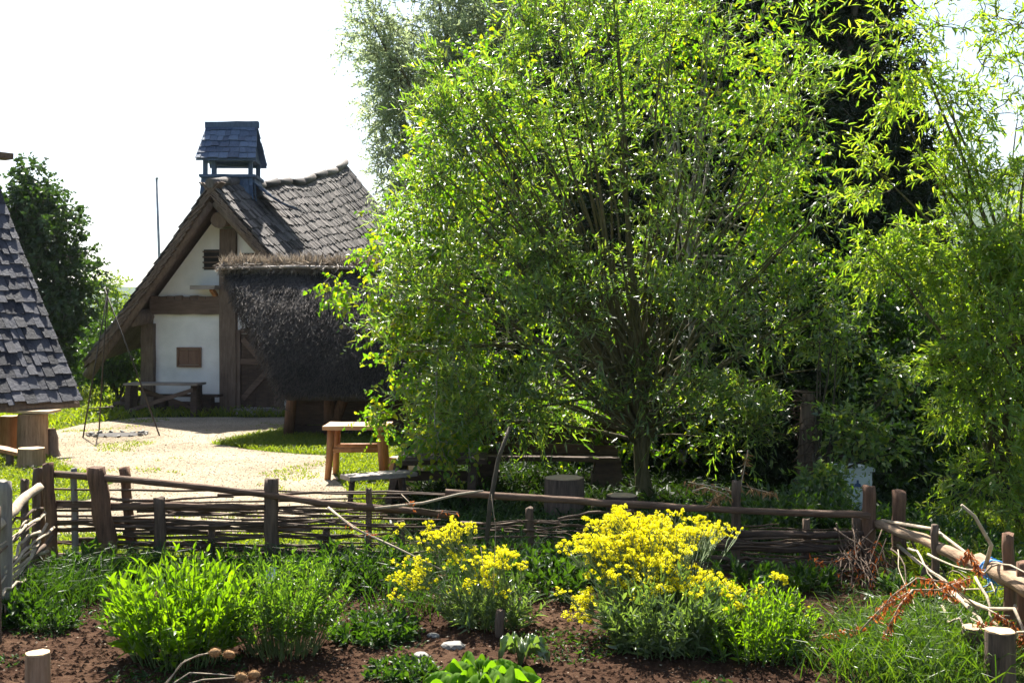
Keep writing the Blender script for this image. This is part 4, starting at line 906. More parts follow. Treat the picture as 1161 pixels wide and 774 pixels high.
for (px, Y, top, hw, lab, m, n) in ((700, 18.5, 330, 90, 'dark leafy shrub filling the shade behind the willow stems', 'darkleaf', 700), (810, 17.5, 300, 90, 'broad dark shrub right behind the lower right side of the willow', 'darkleaf', 800),
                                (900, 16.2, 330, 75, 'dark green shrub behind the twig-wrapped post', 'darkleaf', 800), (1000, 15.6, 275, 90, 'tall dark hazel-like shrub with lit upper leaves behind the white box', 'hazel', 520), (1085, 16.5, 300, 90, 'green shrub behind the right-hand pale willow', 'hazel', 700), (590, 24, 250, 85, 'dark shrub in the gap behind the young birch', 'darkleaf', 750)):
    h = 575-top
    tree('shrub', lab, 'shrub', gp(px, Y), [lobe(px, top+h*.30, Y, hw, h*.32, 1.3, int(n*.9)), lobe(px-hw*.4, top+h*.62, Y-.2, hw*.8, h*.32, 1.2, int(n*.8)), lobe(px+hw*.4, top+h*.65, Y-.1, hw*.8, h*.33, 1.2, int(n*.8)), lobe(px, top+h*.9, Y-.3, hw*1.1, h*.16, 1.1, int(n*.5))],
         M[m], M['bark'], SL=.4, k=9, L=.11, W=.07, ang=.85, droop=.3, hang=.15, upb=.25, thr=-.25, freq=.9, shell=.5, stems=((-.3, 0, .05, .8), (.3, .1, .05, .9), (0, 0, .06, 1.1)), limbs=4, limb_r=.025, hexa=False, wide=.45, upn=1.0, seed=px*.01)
tree('elder', 'low elder bush with light leaves hanging over the white box', 'shrub', gp(930, 13.3), [lobe(965, 485, 12.9, 50, 26, .35, 120), lobe(990, 505, 12.9, 40, 16, .3, 50), lobe(925, 548, 12.6, 34, 22, .35, 130), lobe(1000, 430, 13.4, 45, 30, .4, 60), lobe(955, 385, 13.6, 40, 35, .4, 50)],
     M['willow'], M['bark'], SL=.32, k=8, L=.085, W=.045, ang=.9, droop=.3, hang=.1, upb=.2, thr=-.1, stems=((.2, -.1, .03, .9), (-.1, 0, .025, .7)), limbs=4, limb_r=.02, hexa=True, upn=1.1)
# right willow
tree('willow', 'pale yellow-green willow with a long leaning limb at the right edge', 'tree', gp(1150, 11.6),
     [lobe(1128, 470, 11.4, 65, 80, 0.60, 252), lobe(1150, 380, 11.4, 80, 90, 0.68, 313), lobe(1090, 300, 11.6, 60, 50, 0.45, 195), lobe(1150, 250, 11.5, 60, 70, 0.52, 225), lobe(1030, 285, 11.7, 55, 35, 0.30, 86), lobe(985, 225, 11.7, 22, 70, 0.22, 36), lobe(1060, 130, 11.7, 65, 45, 0.38, 90),
      lobe(1010, 60, 11.8, 50, 60, 0.38, 58), lobe(1090, 40, 11.7, 70, 60, 0.45, 55), lobe(1150, 110, 11.5, 45, 110, 0.45, 55), lobe(1120, 560, 11.3, 60, 50, 0.45, 147), lobe(1070, 205, 11.7, 60, 40, 0.38, 98), lobe(1000, 300, 11.6, 40, 25, 0.22, 36), lobe(1200, 300, 11.5, 60, 250, 0.60, 243), lobe(1075, 420, 11.4, 28, 30, 0.30, 32)],
     M['willow_pale'], M['bark_olive'], SL=.36, k=14, L=.105, W=.025, ang=.75, droop=.35, hang=.30, upb=.2, thr=-.1, freq=1.6, shell=.3,
     stems=((-.12, 0, .05, 1.3), (.5, .1, .07, 2.3), (-.25, .1, .045, 1.0), (.75, 0, .075, 2.8), (.3, .05, .05, 1.8)), limbs=[3, 3, 2, 2, 2, 1, 1, 1, 2, 2, 2, 1, 1, 2, 1], limb_r=.022, hexa=True, sag=.16, limb_low=.5, foot=4)
# left trees
tree('maple', 'dark round-crowned leafy tree rising behind the shingled shelter', 'tree', gp(35, 33),
     [lobe(40, 280, 33, 55, 70, 1.9, 620), lobe(30, 225, 33, 30, 45, 1.1, 200), lobe(70, 340, 33, 48, 60, 1.6, 430), lobe(0, 300, 33, 50, 90, 1.8, 420), lobe(40, 390, 33, 60, 60, 1.8, 500), lobe(-40, 330, 33, 60, 120, 1.8, 350)],
     M['maple'], M['bark'], SL=.6, k=9, L=.17, W=.16, ang=.9, droop=.3, hang=.2, upb=.2, thr=-.2, freq=.8, shell=.5, stems=((0, 0, .22, 2.6),), limbs=6, limb_r=.06, twig_r=.01, wide=.45, upn=.9)
for (px, Y, top, hw, lab, m, n) in ((122, 41, 312, 32, 'bright green young bush in the gap left of the house roof', 'freshbush', 420), (160, 44, 335, 45, 'light bush farther back behind the left eave of the house', 'freshbush', 420), (88, 38, 372, 34, 'mid green bush at the foot of the dark round tree', 'hazel', 420)):
    h = 450-top
    tree('shrub', lab, 'shrub', gp(px, Y), [lobe(px, top+h*.35, Y, hw, h*.36, 1.2, n), lobe(px-hw*.3, top+h*.7, Y-.3, hw, h*.35, 1.2, n)], M[m], M['bark'], SL=.5, k=8, L=.15, W=.10, ang=.9, hang=.15, upb=.3, thr=-.2, freq=.8, stems=((0, 0, .07, 1.2), (.3, 0, .05, 1.)), limbs=4, limb_r=.03, twig_r=.008, upn=.9, seed=px*.01)
tree('shrub', 'dark multi-stemmed bush standing in the lawn under the left eave of the house', 'shrub', gp(135, 30.5), [lobe(135, 395, 30.5, 42, 38, .9, 480), lobe(120, 425, 30.5, 38, 18, .8, 130)], M['hazel'], M['bark'], SL=.4, k=9, L=.12, W=.085, ang=.9, hang=.2, upb=.3, thr=-.2, stems=((-.5, 0, .03, 1.0), (-.2, 0, .035, 1.1), (.1, .1, .03, 1.1), (.4, 0, .035, 1.0), (.6, .1, .025, .9)), limbs=5, limb_r=.02, upn=.9)
# ================================================================ GARDEN PLANTS
def clump(name, label, cat, base, rad, h, nst, leafmat, k, L, W, ang=.7, spread=.5, droop=.15, flop=0., jit=.3, hexa=True, hang=0., group=None, wide=.42, upn=.6, low=.0, flat=1.0, stem_r=.005, fold=.25, bend=.25, seedh=.65):
    base = Vector(base); root = thing(name, label, cat, tuple(base), 0, group)
    a = rng.uniform(0, 2*PI, nst); r = np.sqrt(rng.random(nst))
    B = np.stack([base.x+np.cos(a)*r*rad, base.y+np.sin(a)*r*rad*flat, np.zeros(nst)], 1)
    d = np.stack([np.cos(a)*r*spread, np.sin(a)*r*spread*flat, np.ones(nst)], 1)+rng.normal(size=(nst, 3))*.14; d = nrm(d)
    H = h*rng.uniform(seedh, 1.05, nst)*(1-.35*r**2); 
    A0 = B+d*H[:, None]*low
    tip = B+d*H[:, None]; tip[:, 2] -= H*droop
    mid = B+d*(H*.5)[:, None]; mid[:, 2] -= H*droop*.25
    V, F = tubes_np(B-np.array([[0, 0, .02]]), tip, stem_r, stem_r*.5, mid); npobj('stems', V, F, M['stem'], root, True)
    V, F = sprays(A0, d, H*(1-low), k, L, W, ang, droop, jit, hang, upn, hexa=hexa, wide=wide, fold=fold, bend=bend)
    V[:, 2] = np.maximum(V[:, 2], .012)
    npobj('leaves', V, F, leafmat, root); return root, tip, d
def flowers(root, centers, dirs, n_per, R, size, name='flower_heads'):
    m = len(centers); k = n_per
    off = rng.normal(size=(m, k, 3)); off /= np.linalg.norm(off, axis=2, keepdims=True); off *= (rng.random((m, k, 1))**.4)*R*rng.uniform(.45, 1.25, (m, 1, 1)); off[:, :, 2] *= .7
    pos = (centers[:, None, :]+off).reshape(-1, 3); nn = nrm(off.reshape(-1, 3)+np.array([[0, 0, .4*R]])+rng.normal(size=(m*k, 3))*R*.5)
    x = nrm(np.cross(nn, rvec(m*k))); y = np.cross(nn, x); s = size*rng.uniform(.7, 1.25, (m*k, 1))
    V = np.stack([pos+x*s, pos+y*s+nn*s*.35, pos-x*s, pos-y*s+nn*s*.35], 1).reshape(-1, 3)
    i = np.arange(m*k)[:, None]*4; npobj(name, V, i+np.array([[0, 1, 2, 3]]), M['yellow'], root)
def bloom(root, spots, stems_from, nst, nsub=5, sub_r=.055, n_per=14, R=.022, size=.0075):
    """flowering stalks reaching the spots (Vector centre, rx, ry, rz, n)"""
    A = []; B = []; Cn = []
    for c, rx, ry, rz, n in spots:
        for _ in range(n):
            q = Vector((random.gauss(0, .55), random.gauss(0, .55), random.gauss(0, .5)))
            p = Vector((c.x+q.x*rx, c.y+q.y*ry, max(.12, c.z+q.z*rz)))
            b = Vector(stems_from)+Vector((U(-.22, .22), U(-.22, .22), .03)); j = b.lerp(p, .8); j.z -= .02
            A.append(b); B.append(j)
            for s in range(nsub):
                e = p+Vector((U(-1, 1)*sub_r, U(-1, 1)*sub_r, U(-.6, .7)*sub_r)); A.append(j); B.append(e); Cn.append(e)
    A = np.array([tuple(v) for v in A]); B = np.array([tuple(v) for v in B]); Cn = np.array([tuple(v) for v in Cn])
    V, F = tubes_np(A, B, .0035, .0018, (A+B)/2+rng.normal(size=A.shape)*.015); npobj('flower_stalks', V, F, M['stem'], root, True)
    flowers(root, Cn, None, n_per, R, size)
def spot(px, py, Y, rx, ry, d, n): return (P(px, py, Y), rx/FP*Y, d, ry/FP*Y, n)
r1, t_, d_ = clump('herb_clump', 'lush bright green broad-leaved herb clump in the soil at the lower left', 'plant', gp(208, 7.65), .30, .80, 190, M['herb'], 15, .10, .036, .6, .42, .08, low=.15, jit=.28, upn=.5)
r2, t_, d_ = clump('herb_bush', 'finer-leaved green herb bush with a bare dark base beside the broad-leaved clump', 'plant', gp(322, 7.8), .24, .74, 170, M['herb2'], 24, .052, .019, .8, .52, .08, low=.42, jit=.3, stem_r=.004)
W1 = clump('woad_plant', 'smaller yellow-flowered plant with loose heads and grey-green leaves left of centre', 'flowering plant', gp(556, 8.5), .26, .46, 80, M['woad'], 14, .095, .024, .8, .6, .1, low=.05)[0]
bloom(W1, [spot(505, 604, 8.6, 34, 12, .2, 24), spot(472, 648, 8.5, 24, 20, .15, 18), spot(570, 632, 8.5, 40, 12, .2, 20), spot(548, 660, 8.4, 34, 16, .15, 8), spot(520, 632, 8.5, 40, 12, .15, 8)], gp(556, 8.5), 0)
W2 = clump('woad_plant', 'large bush of dense bright yellow flower heads over grey-green leaves right of centre', 'flowering plant', gp(752, 7.9), .33, .62, 190, M['woad'], 16, .095, .026, .8, .5, .1, low=.05)[0]
bloom(W2, [spot(725, 596, 8.5, 42, 14, .2, 52), spot(695, 622, 8.3, 40, 22, .2, 62), spot(795, 602, 8.6, 36, 14, .2, 30), spot(735, 636, 8.2, 50, 22, .22, 72), spot(775, 662, 8.0, 58, 13, .2, 56), spot(668, 614, 8.5, 18, 14, .12, 14), spot(828, 674, 8.0, 24, 10, .12, 12), spot(662, 685, 8.1, 18, 26, .15, 14), spot(735, 612, 8.4, 48, 18, .22, 48), spot(700, 586, 8.6, 30, 8, .15, 12)], gp(755, 7.9), 0, 6, .055, 16)
r3, t_, d_ = clump('marigold_clump', 'fresh green feathery plant with a few orange-yellow blooms at the right of the yellow bush', 'flowering plant', gp(855, 7.75), .30, .56, 170, M['herb'], 18, .065, .019, .7, .45, .1, low=.05)
for c_ in t_[rng.choice(len(t_), 9)]: flowers(r3, c_[None]+np.array([[0, 0, .01]]), None, 12, .016, .008, 'bloom')
W4 = clump('woad_plant', 'single slender stalk with a small yellow flower head right of the big yellow bush', 'flowering plant', gp(878, 8.6), .08, .3, 8, M['woad'], 9, .05, .012, .8, .5, .1)[0]
bloom(W4, [spot(884, 654, 8.6, 10, 6, .05, 5)], gp(878, 8.6), 0, 5, .03)
# rhubarb-like plant: big wavy leaves
def biglf(mb, base, d, L, W, lift):
    d = Vector((d[0], d[1], 0)).normalized(); s = Vector((-d.y, d.x, 0)); nu, nv = 14, 16; b = len(mb.v); ph = U(0, 6)
    pet = L*.55; p0 = Vector(base)
    for i in range(nu+1):
        t = i/nu; w = W*(max(0, math.sin(PI*min(1, t*.93+.09)))**.7)*(1 if t < .98 else .2)
        for j in range(nv+1):
            v = j/nv*2-1
            z = lift*(1+.35*math.sin(PI*t*.8))-.42*L*t*t+.10*W*v*v+.035*math.sin(v*7+t*9+ph)*(abs(v)+.2)-.007*math.cos(v*16-t*10*(1 if v > 0 else -1))
            mb.v.append(tuple(p0+d*(pet*.55+L*t)+s*(v*w/2)+Vector((0, 0, max(z, .015)))))
    for i in range(nu):
        for j in range(nv):
            a = b+i*(nv+1)+j; mb.f.append((a, a+1, a+nv+2, a+nv+1)); mb.sm.append(True)
    return p0+d*(pet*.55)+Vector((0, 0, lift))
def docks(name, label, base, n, L, W, lift, mat, group=None):
    base = Vector(base); o = thing(name, label, 'plant', tuple(base), 0, group); st = MB()
    for k in range(n):
        a = k*2.4+U(-.3, .3); mb = MB(); l = U(.7, 1.1); t = biglf(mb, base+Vector((U(-.03, .03), U(-.03, .03), 0)), (math.cos(a), math.sin(a)), L*l, W*l, lift*U(.7, 1.2)); obj('leaf', mb, mat, o)
        st.tube([base, base.lerp(t, .5)+Vector((0, 0, .04)), t], [.012, .01, .007], 6)
    obj('stalks', st, M['stem'], o); return o
docks('rhubarb', 'large wavy bright green leaves of a rhubarb-like plant at the bottom centre', gp(545, 6.9), 14, .26, .22, .12, M['rhubarb'])
docks('dock_plant', 'small broad-leaved plant with bluish leaves between the rhubarb and the yellow flowers', gp(590, 7.5), 9, .16, .09, .14, M['woad'])
clump('strawberry_patch', 'low dark green leafy tuft on the brown soil left of the smaller yellow plant', 'plant', gp(425, 8.15), .26, .22, 90, M['weed'], 8, .06, .045, 1.0, .9, .2, stem_r=.003)
clump('mint_tuft', 'little leafy tuft at the bottom edge between the herb bush and the rhubarb', 'plant', gp(455, 7.3),   .2, .14, 90, M['weed'], 7, .05, .03, 1.0, .9, .2, stem_r=.003)
# leafy weeds along the fences
wd = [(160, 9.95, .2, .34, 'shaded weed before the wattle fence right of the leaning wide post'), (305, 9.85, .28, .45, 'dark weed right at the thick round post of the wattle fence'), (545, 9.6, .25, .5, 'dark weed behind the upright dry stalk in the smaller yellow plant'), (705, 9.7, .3, .5, 'dark weed hidden behind the big yellow bush'), (92, 9.75, .16, .52, 'tall grassy weed before the wide leaning fence post'), (46, 9.1, .2, .36, 'leafy weed at the corner of the branch fence'), (20, 8.5, .14, .3, 'weed with thin leaves at the foot of the grey edge post'),
      (235, 9.9, .24, .36, 'dark nettle-like weed before the wattle fence left of the thick grey post'), (372, 9.7, .32, .5, 'dark leafy weed under the pale sloping rod'), (425, 9.6, .3, .55, 'tall leafy weed left of the smaller yellow plant'),
      (620, 9.4, .34, .55, 'dark leafy weed between the two yellow-flowered plants'), (590, 10.0, .25, .6, 'leafy weed at the fence behind the smaller yellow plant'), (660, 10.0, .25, .5, 'leafy weed at the pole fence behind the big yellow bush'), (470, 10.0, .25, .55, 'leafy weed at the join of the two back fences'),
      (850, 9.5, .28, .4, 'dark weed in the shade right of the big yellow bush'), (915, 9.6, .25, .3, 'low dark weed before the brushwood of the pole fence'), (1040, 8.9, .22, .42, 'weed among the dry branches of the log fence')]
for i, (px, Y, rad, h, lab) in enumerate(wd):
    clump('weed', lab, 'weed', gp(px, Y), rad*.85, h*.86, 34, M['weed'], 10, .10, .034 if i % 2 else .048, .8, .45, .12, group='leafy weeds along the fences', low=.05)
clump('weed', 'bright low weed in the soil below the branch fence', 'weed', gp(58, 8.4), .18, .26, 50, M['weed'], 12, .06, .025, .8, .7, .15, group='leafy weeds along the fences')
for i, (px, Y, rad, h, lab) in enumerate(((880, 11.6, .3, .75, 'dark bushy weed behind the pole fence below the twig-wrapped post'), (925, 11.9, .28, .7, 'dark bushy weed behind the pole fence before the left edge of the white box'), (975, 11.6, .28, .45, 'broad pale leafy weed behind the pole fence right under the white box'), (1035, 11.4, .35, .5, 'bright leafy weed behind the first posts of the log fence'),
        (1090, 10.6, .35, .5, 'bright leafy weed behind the middle of the log fence'), (790, 11.8, .4, .5, 'dark weed in the deep shade right of the willow stems'), (840, 11.3, .3, .4, 'dark weed behind the dry brown-leaved plant'), (1120, 9.6, .3, .5, 'leafy weed at the foot of the right-hand pale willow'))):
    clump('weed', lab, 'weed', gp(px, Y), rad, h, 80, M['hazel'] if i in (0, 1, 5, 6) else M['weed'], 12, .085, .045, .9, .5, .12, group='leafy weeds along the fences', low=.05)
# dry plant with brown leaves by the pole fence and rusty dead branch on the right
def dead_sprig(name, label, paths, nleaf, L, W, lm, r=.006):
    o = thing(name, label, 'dead branch', tuple(Vector((P(*paths[0][0]).x, P(*paths[0][0]).y, 0)))); mb = MB(); ps = []
    for pp in paths:
        q = [P(*a) for a in pp]; mb.tube(q, [r*(1-.6*i/len(q)) for i in range(len(q))], 6, .06)
        for _ in range(nleaf):
            t = U(.15, 1)*(len(q)-1); i = min(int(t), len(q)-2); ps.append(tuple(q[i].lerp(q[i+1], t-i)))
    obj('twigs', mb, M['withy'] if lm is M['rust_leaf'] and r == .0061 else M['dead'], o); ps = np.array(ps)+rng.normal(size=(len(ps), 3))*.012
    V, F = leaf_geo(ps, rng.normal(size=ps.shape)*.6+np.array([[0, 0, -1.]]), rvec(len(ps)), L*rng.uniform(.6, 1.3, len(ps)), np.full(len(ps), W), .4, .4)
    npobj('withered_leaves', V, F, lm, o); return o
dead_sprig('withered_branch', 'arching dead branch with rusty red withered leaves in the right corner', [((975, 715, 7.4), (1000, 688, 7.35), (1035, 668, 7.35), (1065, 668, 7.4), (1090, 682, 7.4)), ((920, 722, 7.7), (970, 714, 7.6), (980, 712, 7.6)), ((1065, 668, 7.4), (1080, 662, 7.5), (1100, 655, 7.6)), ((1035, 668, 7.35), (1020, 686, 7.3), (1002, 720, 7.25)), ((1100, 700, 7.5), (1130, 715, 7.4), (1160, 720, 7.3)), ((1120, 690, 7.5), (1145, 705, 7.4), (1158, 730, 7.4)), ((1110, 690, 7.3), (1075, 660, 7.25), (1040, 655, 7.2), (1010, 676, 7.2), (990, 705, 7.2)), ((1085, 640, 7.6), (1098, 625, 7.6), (1110, 648, 7.6))], 90, .045, .013, M['rust_leaf'])
dead_sprig('withered_branch', 'tangle of thin dead twigs with reddish leaves against the right end of the pole fence', [((990, 600, 10.1), (960, 630, 9.9), (930, 640, 9.8), (915, 635, 9.8)), ((1000, 600, 10), (985, 640, 9.8), (960, 670, 9.6)), ((1005, 610, 9.9), (990, 650, 9.7), (985, 690, 9.4)), ((985, 640, 9.8), (950, 650, 9.8), (925, 634, 9.8)), ((1000, 620, 9.9), (1010, 660, 9.6), (1000, 700, 9.2)), ((975, 610, 10), (965, 660, 9.7), (970, 690, 9.5))], 34, .05, .018, M['rust_leaf'], .0061)
dead_sprig('withered_branch', 'dry plant with hanging grey-brown leaves above the pole fence rail', [((835, 600, 10.4), (840, 550, 10.4), (846, 520, 10.4), (848, 510, 10.4)), ((838, 560, 10.4), (815, 552, 10.4), (790, 548, 10.4), (780, 546, 10.4)), ((838, 570, 10.35), (818, 558, 10.3), (800, 552, 10.3), (785, 556, 10.3)), ((840, 550, 10.4), (860, 555, 10.4), (880, 560, 10.4)), ((800, 575, 10.2), (812, 564, 10.15), (818, 560, 10.1))], 30, .07, .016, M['teasel'])
dead_sprig('withered_branch', 'upright dry stalk standing in the smaller yellow plant', [((558, 720, 8.3), (560, 650, 8.3), (562, 600, 8.3), (557, 560, 8.3)), ((552, 715, 8.3), (550, 660, 8.3), (545, 620, 8.3))], 12, .02, .006, M['teasel'], .004)
dead_sprig('withered_branch', 'short twig of brown curled leaves hanging on the sloping rod', [((385, 585, 9.95), (410, 602, 9.85), (430, 607, 9.8)), ((455, 560, 10.1), (470, 575, 10.05), (520, 583, 10.05))], 16, .045, .014, M['rust_leaf'], .004)
# teasels
ts = thing('teasel', 'dry teasel stems with brown bristly heads bending in at the bottom left', 'dry flower', tuple(gp(190, 6.95)))
for pp in (((188, 776, 6.9), (205, 752, 6.9), (225, 742, 6.9), (238, 740, 6.9)), ((186, 776, 6.92), (210, 748, 6.95), (235, 740, 6.95), (254, 741, 6.95)), ((180, 785, 6.85), (215, 762, 6.85), (250, 764, 6.85), (268, 766, 6.85)), ((176, 785, 6.85), (230, 770, 6.9), (262, 768, 6.9), (282, 765, 6.9))):
    q = [P(*a) for a in pp]; g0 = Vector((q[0].x-.05, q[0].y, 0)); mb = MB(); mb.tube([g0]+q, [.006, .005, .004, .0035, .003], 6); stt = obj('stem', mb, M['dead'], ts)
    e = q[-1]; dd = (q[-1]-q[-2]).normalized(); mb = MB(); mb.tube([e-dd*.004, e+dd*.008, e+dd*.03, e+dd*.052, e+dd*.066], [.008, .021, .026, .020, .005], 10, .12); hd = obj('seed_head', mb, M['teasel'], ts)
    n = 160; ps = np.array([tuple(e+dd*.03)])+rvec(n)*np.array([[.03, .026, .024]]); V, F = leaf_geo(ps, ps-np.array([tuple(e+dd*.03)]), rvec(n), np.full(n, .014), np.full(n, .003), .1, .1, False); npobj('bristles', V, F, M['teasel'], hd)
c = P(307, 700, 8.5); pm = thing('plant_marker', 'small white plant marker card standing behind the fine-leaved herb bush', 'marker', (c.x, 8.5, 0), math.radians(-14))
mb = MB(); mb.box((0, 0, .38), (.075, .006, .10), Matrix.Rotation(-.25, 3, 'X')); obj('card', mb, M['box_white'], pm, local=True)
mb = MB(); mb.beam((0, .012, -.03), (0, .012, .35), .02, .012, up=Vector((0, 1, 0))); obj('stick', mb, M['dead'], pm, local=True)
mb = MB(); c = gp(567, 8.15); mb.log([(c.x, c.y, -.03), (c.x, c.y, .12), (c.x+.005, c.y, .2)], [.035, .035, .033], 9, .1); tag(obj('garden_stake', mb, M['post']), 'short stake standing among the leaves of the smaller yellow plant', 'stake')
# pale stones and fallen pale leaves in the bed
for i, (px, py, s, lab) in enumerate(((492, 722, .05, 'flat white stone lying left of the smaller yellow plant'), (515, 734, .08, 'broad grey-white stone before the smaller yellow plant'), (478, 744, .05, 'smallest flat stone left of the rhubarb-like leaves'))):
    g = G(px, py); me = bpy.data.meshes.new('stone'); bm = bmesh.new(); bmesh.ops.create_icosphere(bm, subdivisions=2, radius=s)
    for v in bm.verts: v.co *= 1+.28*noise.noise(v.co*14+Vector((i*7, 0, 0))); v.co.z *= .38
    bm.to_mesh(me); bm.free(); o = _link('stone', me, M['slate'], None); o.location = (g.x, g.y, s*.22); o.rotation_euler = (U(-.15, .15), U(-.15, .15), U(0, 6)); tag(o, lab, 'stone')
# ================================================================ GROUND COVER
def inpoly(x, y, poly):
    px = np.array([p.x for p in poly]); py = np.array([p.y for p in poly]); c = np.zeros(len(x), bool); j = len(poly)-1
    for i in range(len(poly)):
        k = ((py[i] > y) != (py[j] > y)) & (x < (px[j]-px[i])*(y-py[i])/(py[j]-py[i]+1e-12)+px[i]); c ^= k; j = i
    return c
def blades(name, x, y, hmin, hmax, w, mat, lean=.5):
    n = len(x); pos = np.stack([x, y, np.zeros(n)], 1); d = rng.normal(size=(n, 3))*lean; d[:, 2] = 1
    d = nrm(d); h = rng.uniform(hmin, hmax, n)[:, None]; s = nrm(np.cross(d, rvec(n))); ww = (np.full(n, w)*rng.uniform(.7, 1.3, n))[:, None]
    hz = d.copy(); hz[:, 2] = 0; hz = nrm(hz+1e-6)
    m1 = pos+d*h*.55+hz*h*.03; m2 = pos+d*h*.85+hz*h*.14; m2[:, 2] -= h[:, 0]*.03; tp = pos+d*h+hz*h*.34; tp[:, 2] -= h[:, 0]*.14
    V = np.stack([pos-s*ww*.4, pos+s*ww*.4, m1+s*ww*.5, m1-s*ww*.5, m2+s*ww*.32, m2-s*ww*.32, tp+s*ww*.03, tp-s*ww*.03], 1).reshape(-1, 3)
    i = np.arange(n)[:, None]*8; F = np.concatenate([i+np.array([c]) for c in ([0, 1, 2, 3], [3, 2, 4, 5], [5, 4, 6, 7])])
    return stuff(npobj(name, V, F, mat))
def region(n, x0, x1, y0, y1, keep): 
    x = rng.uniform(x0, x1, n); y = y0+(y1-y0)*rng.random(n); k = keep(x, y); return x[k], y[k]
out_g = lambda x, y: ~inpoly(x, y, GRAV)
x, y = region(120000, -9.5, 1.0, 10.5, 24, lambda x, y: out_g(x, y) & (np.abs(x/y) < .5) & ~inpoly(x, y, WOOD)); tag(blades('lawn_grass', x, y, .05, .13, .012, M['grass']), 'short sunlit lawn grass around the gravel yard', 'grass')
x, y = region(60000, -9, -1.5, 11, 26, lambda x, y: inpoly(x, y, GRAV) & np.array([noise.noise(Vector((a*.8, b*.8, 2.)))+.35*noise.noise(Vector((a*4, b*4, 1.))) > .40 for a, b in zip(x, y)])); tag(blades('yard_tufts', x, y, .015, .05, .012, M['grass']), 'thin patches of short grass growing in the gravel', 'grass')
x, y = region(60000, -22, -4, 24, 48, lambda x, y: out_g(x, y) & (x/y > -.5)); tag(blades('meadow_grass', x, y, .10, .28, .03, M['grass']), 'lawn grass beyond the gravel behind the shelter and house', 'grass')
x, y = region(30000, 2.6, 6.0, 8, 13, lambda x, y: (x > 3.5) & ~inpoly(x, y, WOOD)); tag(blades('rough_grass', x, y, .10, .35, .014, M['grass']), 'rough grass and weeds beyond the log fence at the right', 'grass')
x, y = region(5000, -.6, 4, 10.5, 13, lambda x, y: y > 0); tag(blades('shaded_grass', x, y, .08, .25, .012, M['weed']), 'shaded grass under the big willow behind the pole fence', 'grass')
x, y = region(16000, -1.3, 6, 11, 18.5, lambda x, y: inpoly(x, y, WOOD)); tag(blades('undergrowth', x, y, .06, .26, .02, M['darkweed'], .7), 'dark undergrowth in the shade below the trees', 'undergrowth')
# tall tufts, inside the garden at the right and along the left fence
def tuft_pts(n, cs):
    xs = []; ys = []
    for px, Y, r, w in cs:
        g = gp(px, Y); m = int(n*w); xs.append(g.x+rng.normal(size=m)*r); ys.append(g.y+rng.normal(size=m)*r)
    return np.concatenate(xs), np.concatenate(ys)
x, y = tuft_pts(2500, [(1010, 7.9, .22, .3), (1060, 8.0, .2, .25), (1090, 7.4, .2, .2), (980, 7.4, .2, .15), (1040, 7.1, .2, .2), (1140, 8.2, .2, .1)]); tag(blades('tall_grass', x, y, .10, .42, .009, M['grass_green'], .45), 'tall green grass tufts in the right corner of the garden', 'grass')
x, y = tuft_pts(1300, [(95, 9.7, .15, .3), (30, 8.9, .15, .2), (75, 9.2, .2, .3), (160, 9.9, .2, .2), (260, 9.9, .3, .2), (400, 9.9, .3, .2), (480, 9.0, .2, .15)]); tag(blades('fence_grass', x, y, .12, .45, .008, M['weed'], .4), 'long grass growing up along the left part of the wattle fence', 'grass')
x, y = region(26000, -3.9, 3.1, 6.3, 10.1, lambda x, y: np.array([noise.noise(Vector((a*1.3, b*1.3, 4.))) > .12 for a, b in zip(x, y)])); tag(blades('seedlings', x, y, .015, .06, .012, M['weed'], 1.1), 'tiny seedlings and low weeds scattered on the brown soil', 'ground cover')
# clods on the soil, pebbles on the gravel
def lumps(name, x, y, smin, smax, mat, flat=.6):
    n = len(x); s = rng.uniform(smin, smax, n)**1; base = np.array([[1, 0, 0], [-.5, .87, 0], [-.5, -.87, 0], [.1, 0, 1], [0, .1, -.5]], float)
    V = base[None]*s[:, None, None]*rng.uniform(.6, 1.3, (n, 5, 1)); a = rng.uniform(0, 6.28, n); c, si = np.cos(a), np.sin(a)
    X = V[:, :, 0]*c[:, None]-V[:, :, 1]*si[:, None]; Yv = V[:, :, 0]*si[:, None]+V[:, :, 1]*c[:, None]
    V = np.stack([X+x[:, None], Yv+y[:, None], V[:, :, 2]*flat+s[:, None]*.2], 2).reshape(-1, 3); i = np.arange(n)[:, None]*5
    F = np.concatenate([i+np.array([q]) for q in ([0, 1, 3], [1, 2, 3], [2, 0, 3], [1, 0, 4], [2, 1, 4], [0, 2, 4])]); return stuff(npobj(name, V, F, mat))
x, y = region(22000, -3.9, 3.0, 6.2, 10.1, lambda x, y: y > 0); x2, y2 = x, y
tag(lumps('soil_clods', x, y, .006, .03, M['soil']), 'brown crumbly clods of the garden bed', 'soil')
x, y = region(2600, -3.9, 3.0, 6.2, 10.1, lambda x, y: y > 0); tag(lumps('bed_litter', x, y, .005, .018, M['dead'], .3), 'pale straw and bark bits on the garden bed', 'litter')
x, y = region(30000, -9, -1.5, 11, 26, lambda x, y: inpoly(x, y, GRAV)); tag(lumps('gravel_stones', x, y, .006, .018, M['gravel']), 'loose pale gravel stones in the yard', 'gravel')
HAZE = True
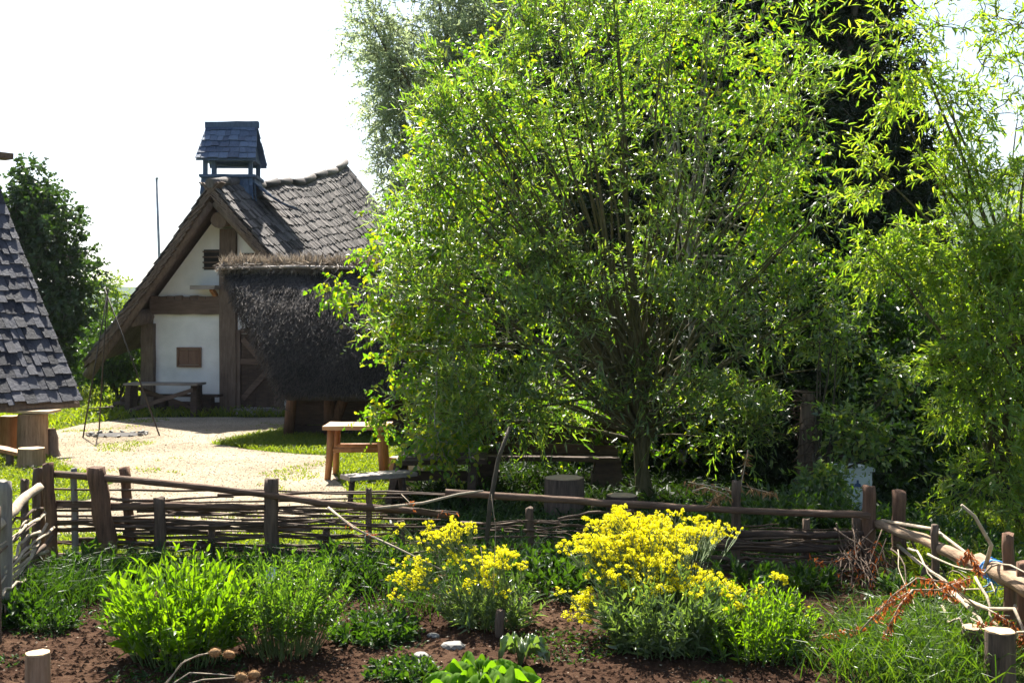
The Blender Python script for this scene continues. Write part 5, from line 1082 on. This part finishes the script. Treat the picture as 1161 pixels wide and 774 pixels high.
if HAZE:
    m, nt, out = _new('thin_haze'); pv = _n(nt, 'ShaderNodeVolumePrincipled'); pv.inputs['Density'].default_value = .00012; pv.inputs['Color'].default_value = (.80, .88, 1, 1); pv.inputs['Anisotropy'].default_value = .2
    nt.links.new(pv.outputs[0], out.inputs['Volume'])
    mb = MB(); mb.box((0, 1400, 150), (4200, 3300, 320)); stuff(obj('haze', mb, m))
# ================================================================ LIGHT, SKY, CAMERA
EL, AZ = math.radians(53), math.radians(-14)    # azimuth from +Y towards +X
sd = Vector((math.sin(AZ)*math.cos(EL), math.cos(AZ)*math.cos(EL), math.sin(EL)))
L_ = bpy.data.lights.new('sun', 'SUN'); L_.energy = 5.0; L_.angle = math.radians(.5); L_.color = (1, .95, .86)
so = bpy.data.objects.new('sun', L_); COL.objects.link(so); so.rotation_euler = sd.to_track_quat('Z', 'Y').to_euler(); so.location = sd*50
w = bpy.data.worlds.new('World'); SC.world = w; w.use_nodes = True; nt = w.node_tree; nt.nodes.clear()
sky = nt.nodes.new('ShaderNodeTexSky'); sky.sky_type = 'NISHITA'; sky.sun_disc = False; sky.sun_elevation = EL; sky.sun_rotation = AZ; sky.dust_density = 1.5; sky.air_density = 1.0; sky.ozone_density = 1.0
bg = nt.nodes.new('ShaderNodeBackground'); bg.inputs[1].default_value = .058; wo = nt.nodes.new('ShaderNodeOutputWorld')
nt.links.new(sky.outputs[0], bg.inputs[0]); nt.links.new(bg.outputs[0], wo.inputs[0])
cam = bpy.data.cameras.new('camera'); co = bpy.data.objects.new('camera', cam); COL.objects.link(co); SC.camera = co
co.location = (0, 0, CAMZ); co.rotation_euler = (PI/2, 0, 0); cam.sensor_width = 36; cam.lens = 36*FP/1161; cam.shift_y = -26/1161; cam.clip_end = 8000; cam.clip_start = .05
SC.view_settings.view_transform = 'Standard'; SC.view_settings.look = 'None'; SC.view_settings.gamma = 1.0; SC.view_settings.use_curve_mapping = False
SC.view_settings.exposure = 1.85
SC.cycles.max_bounces = 10; SC.cycles.diffuse_bounces = 5; SC.cycles.glossy_bounces = 2; SC.cycles.transmission_bounces = 8; SC.cycles.caustics_reflective = False; SC.cycles.caustics_refractive = False
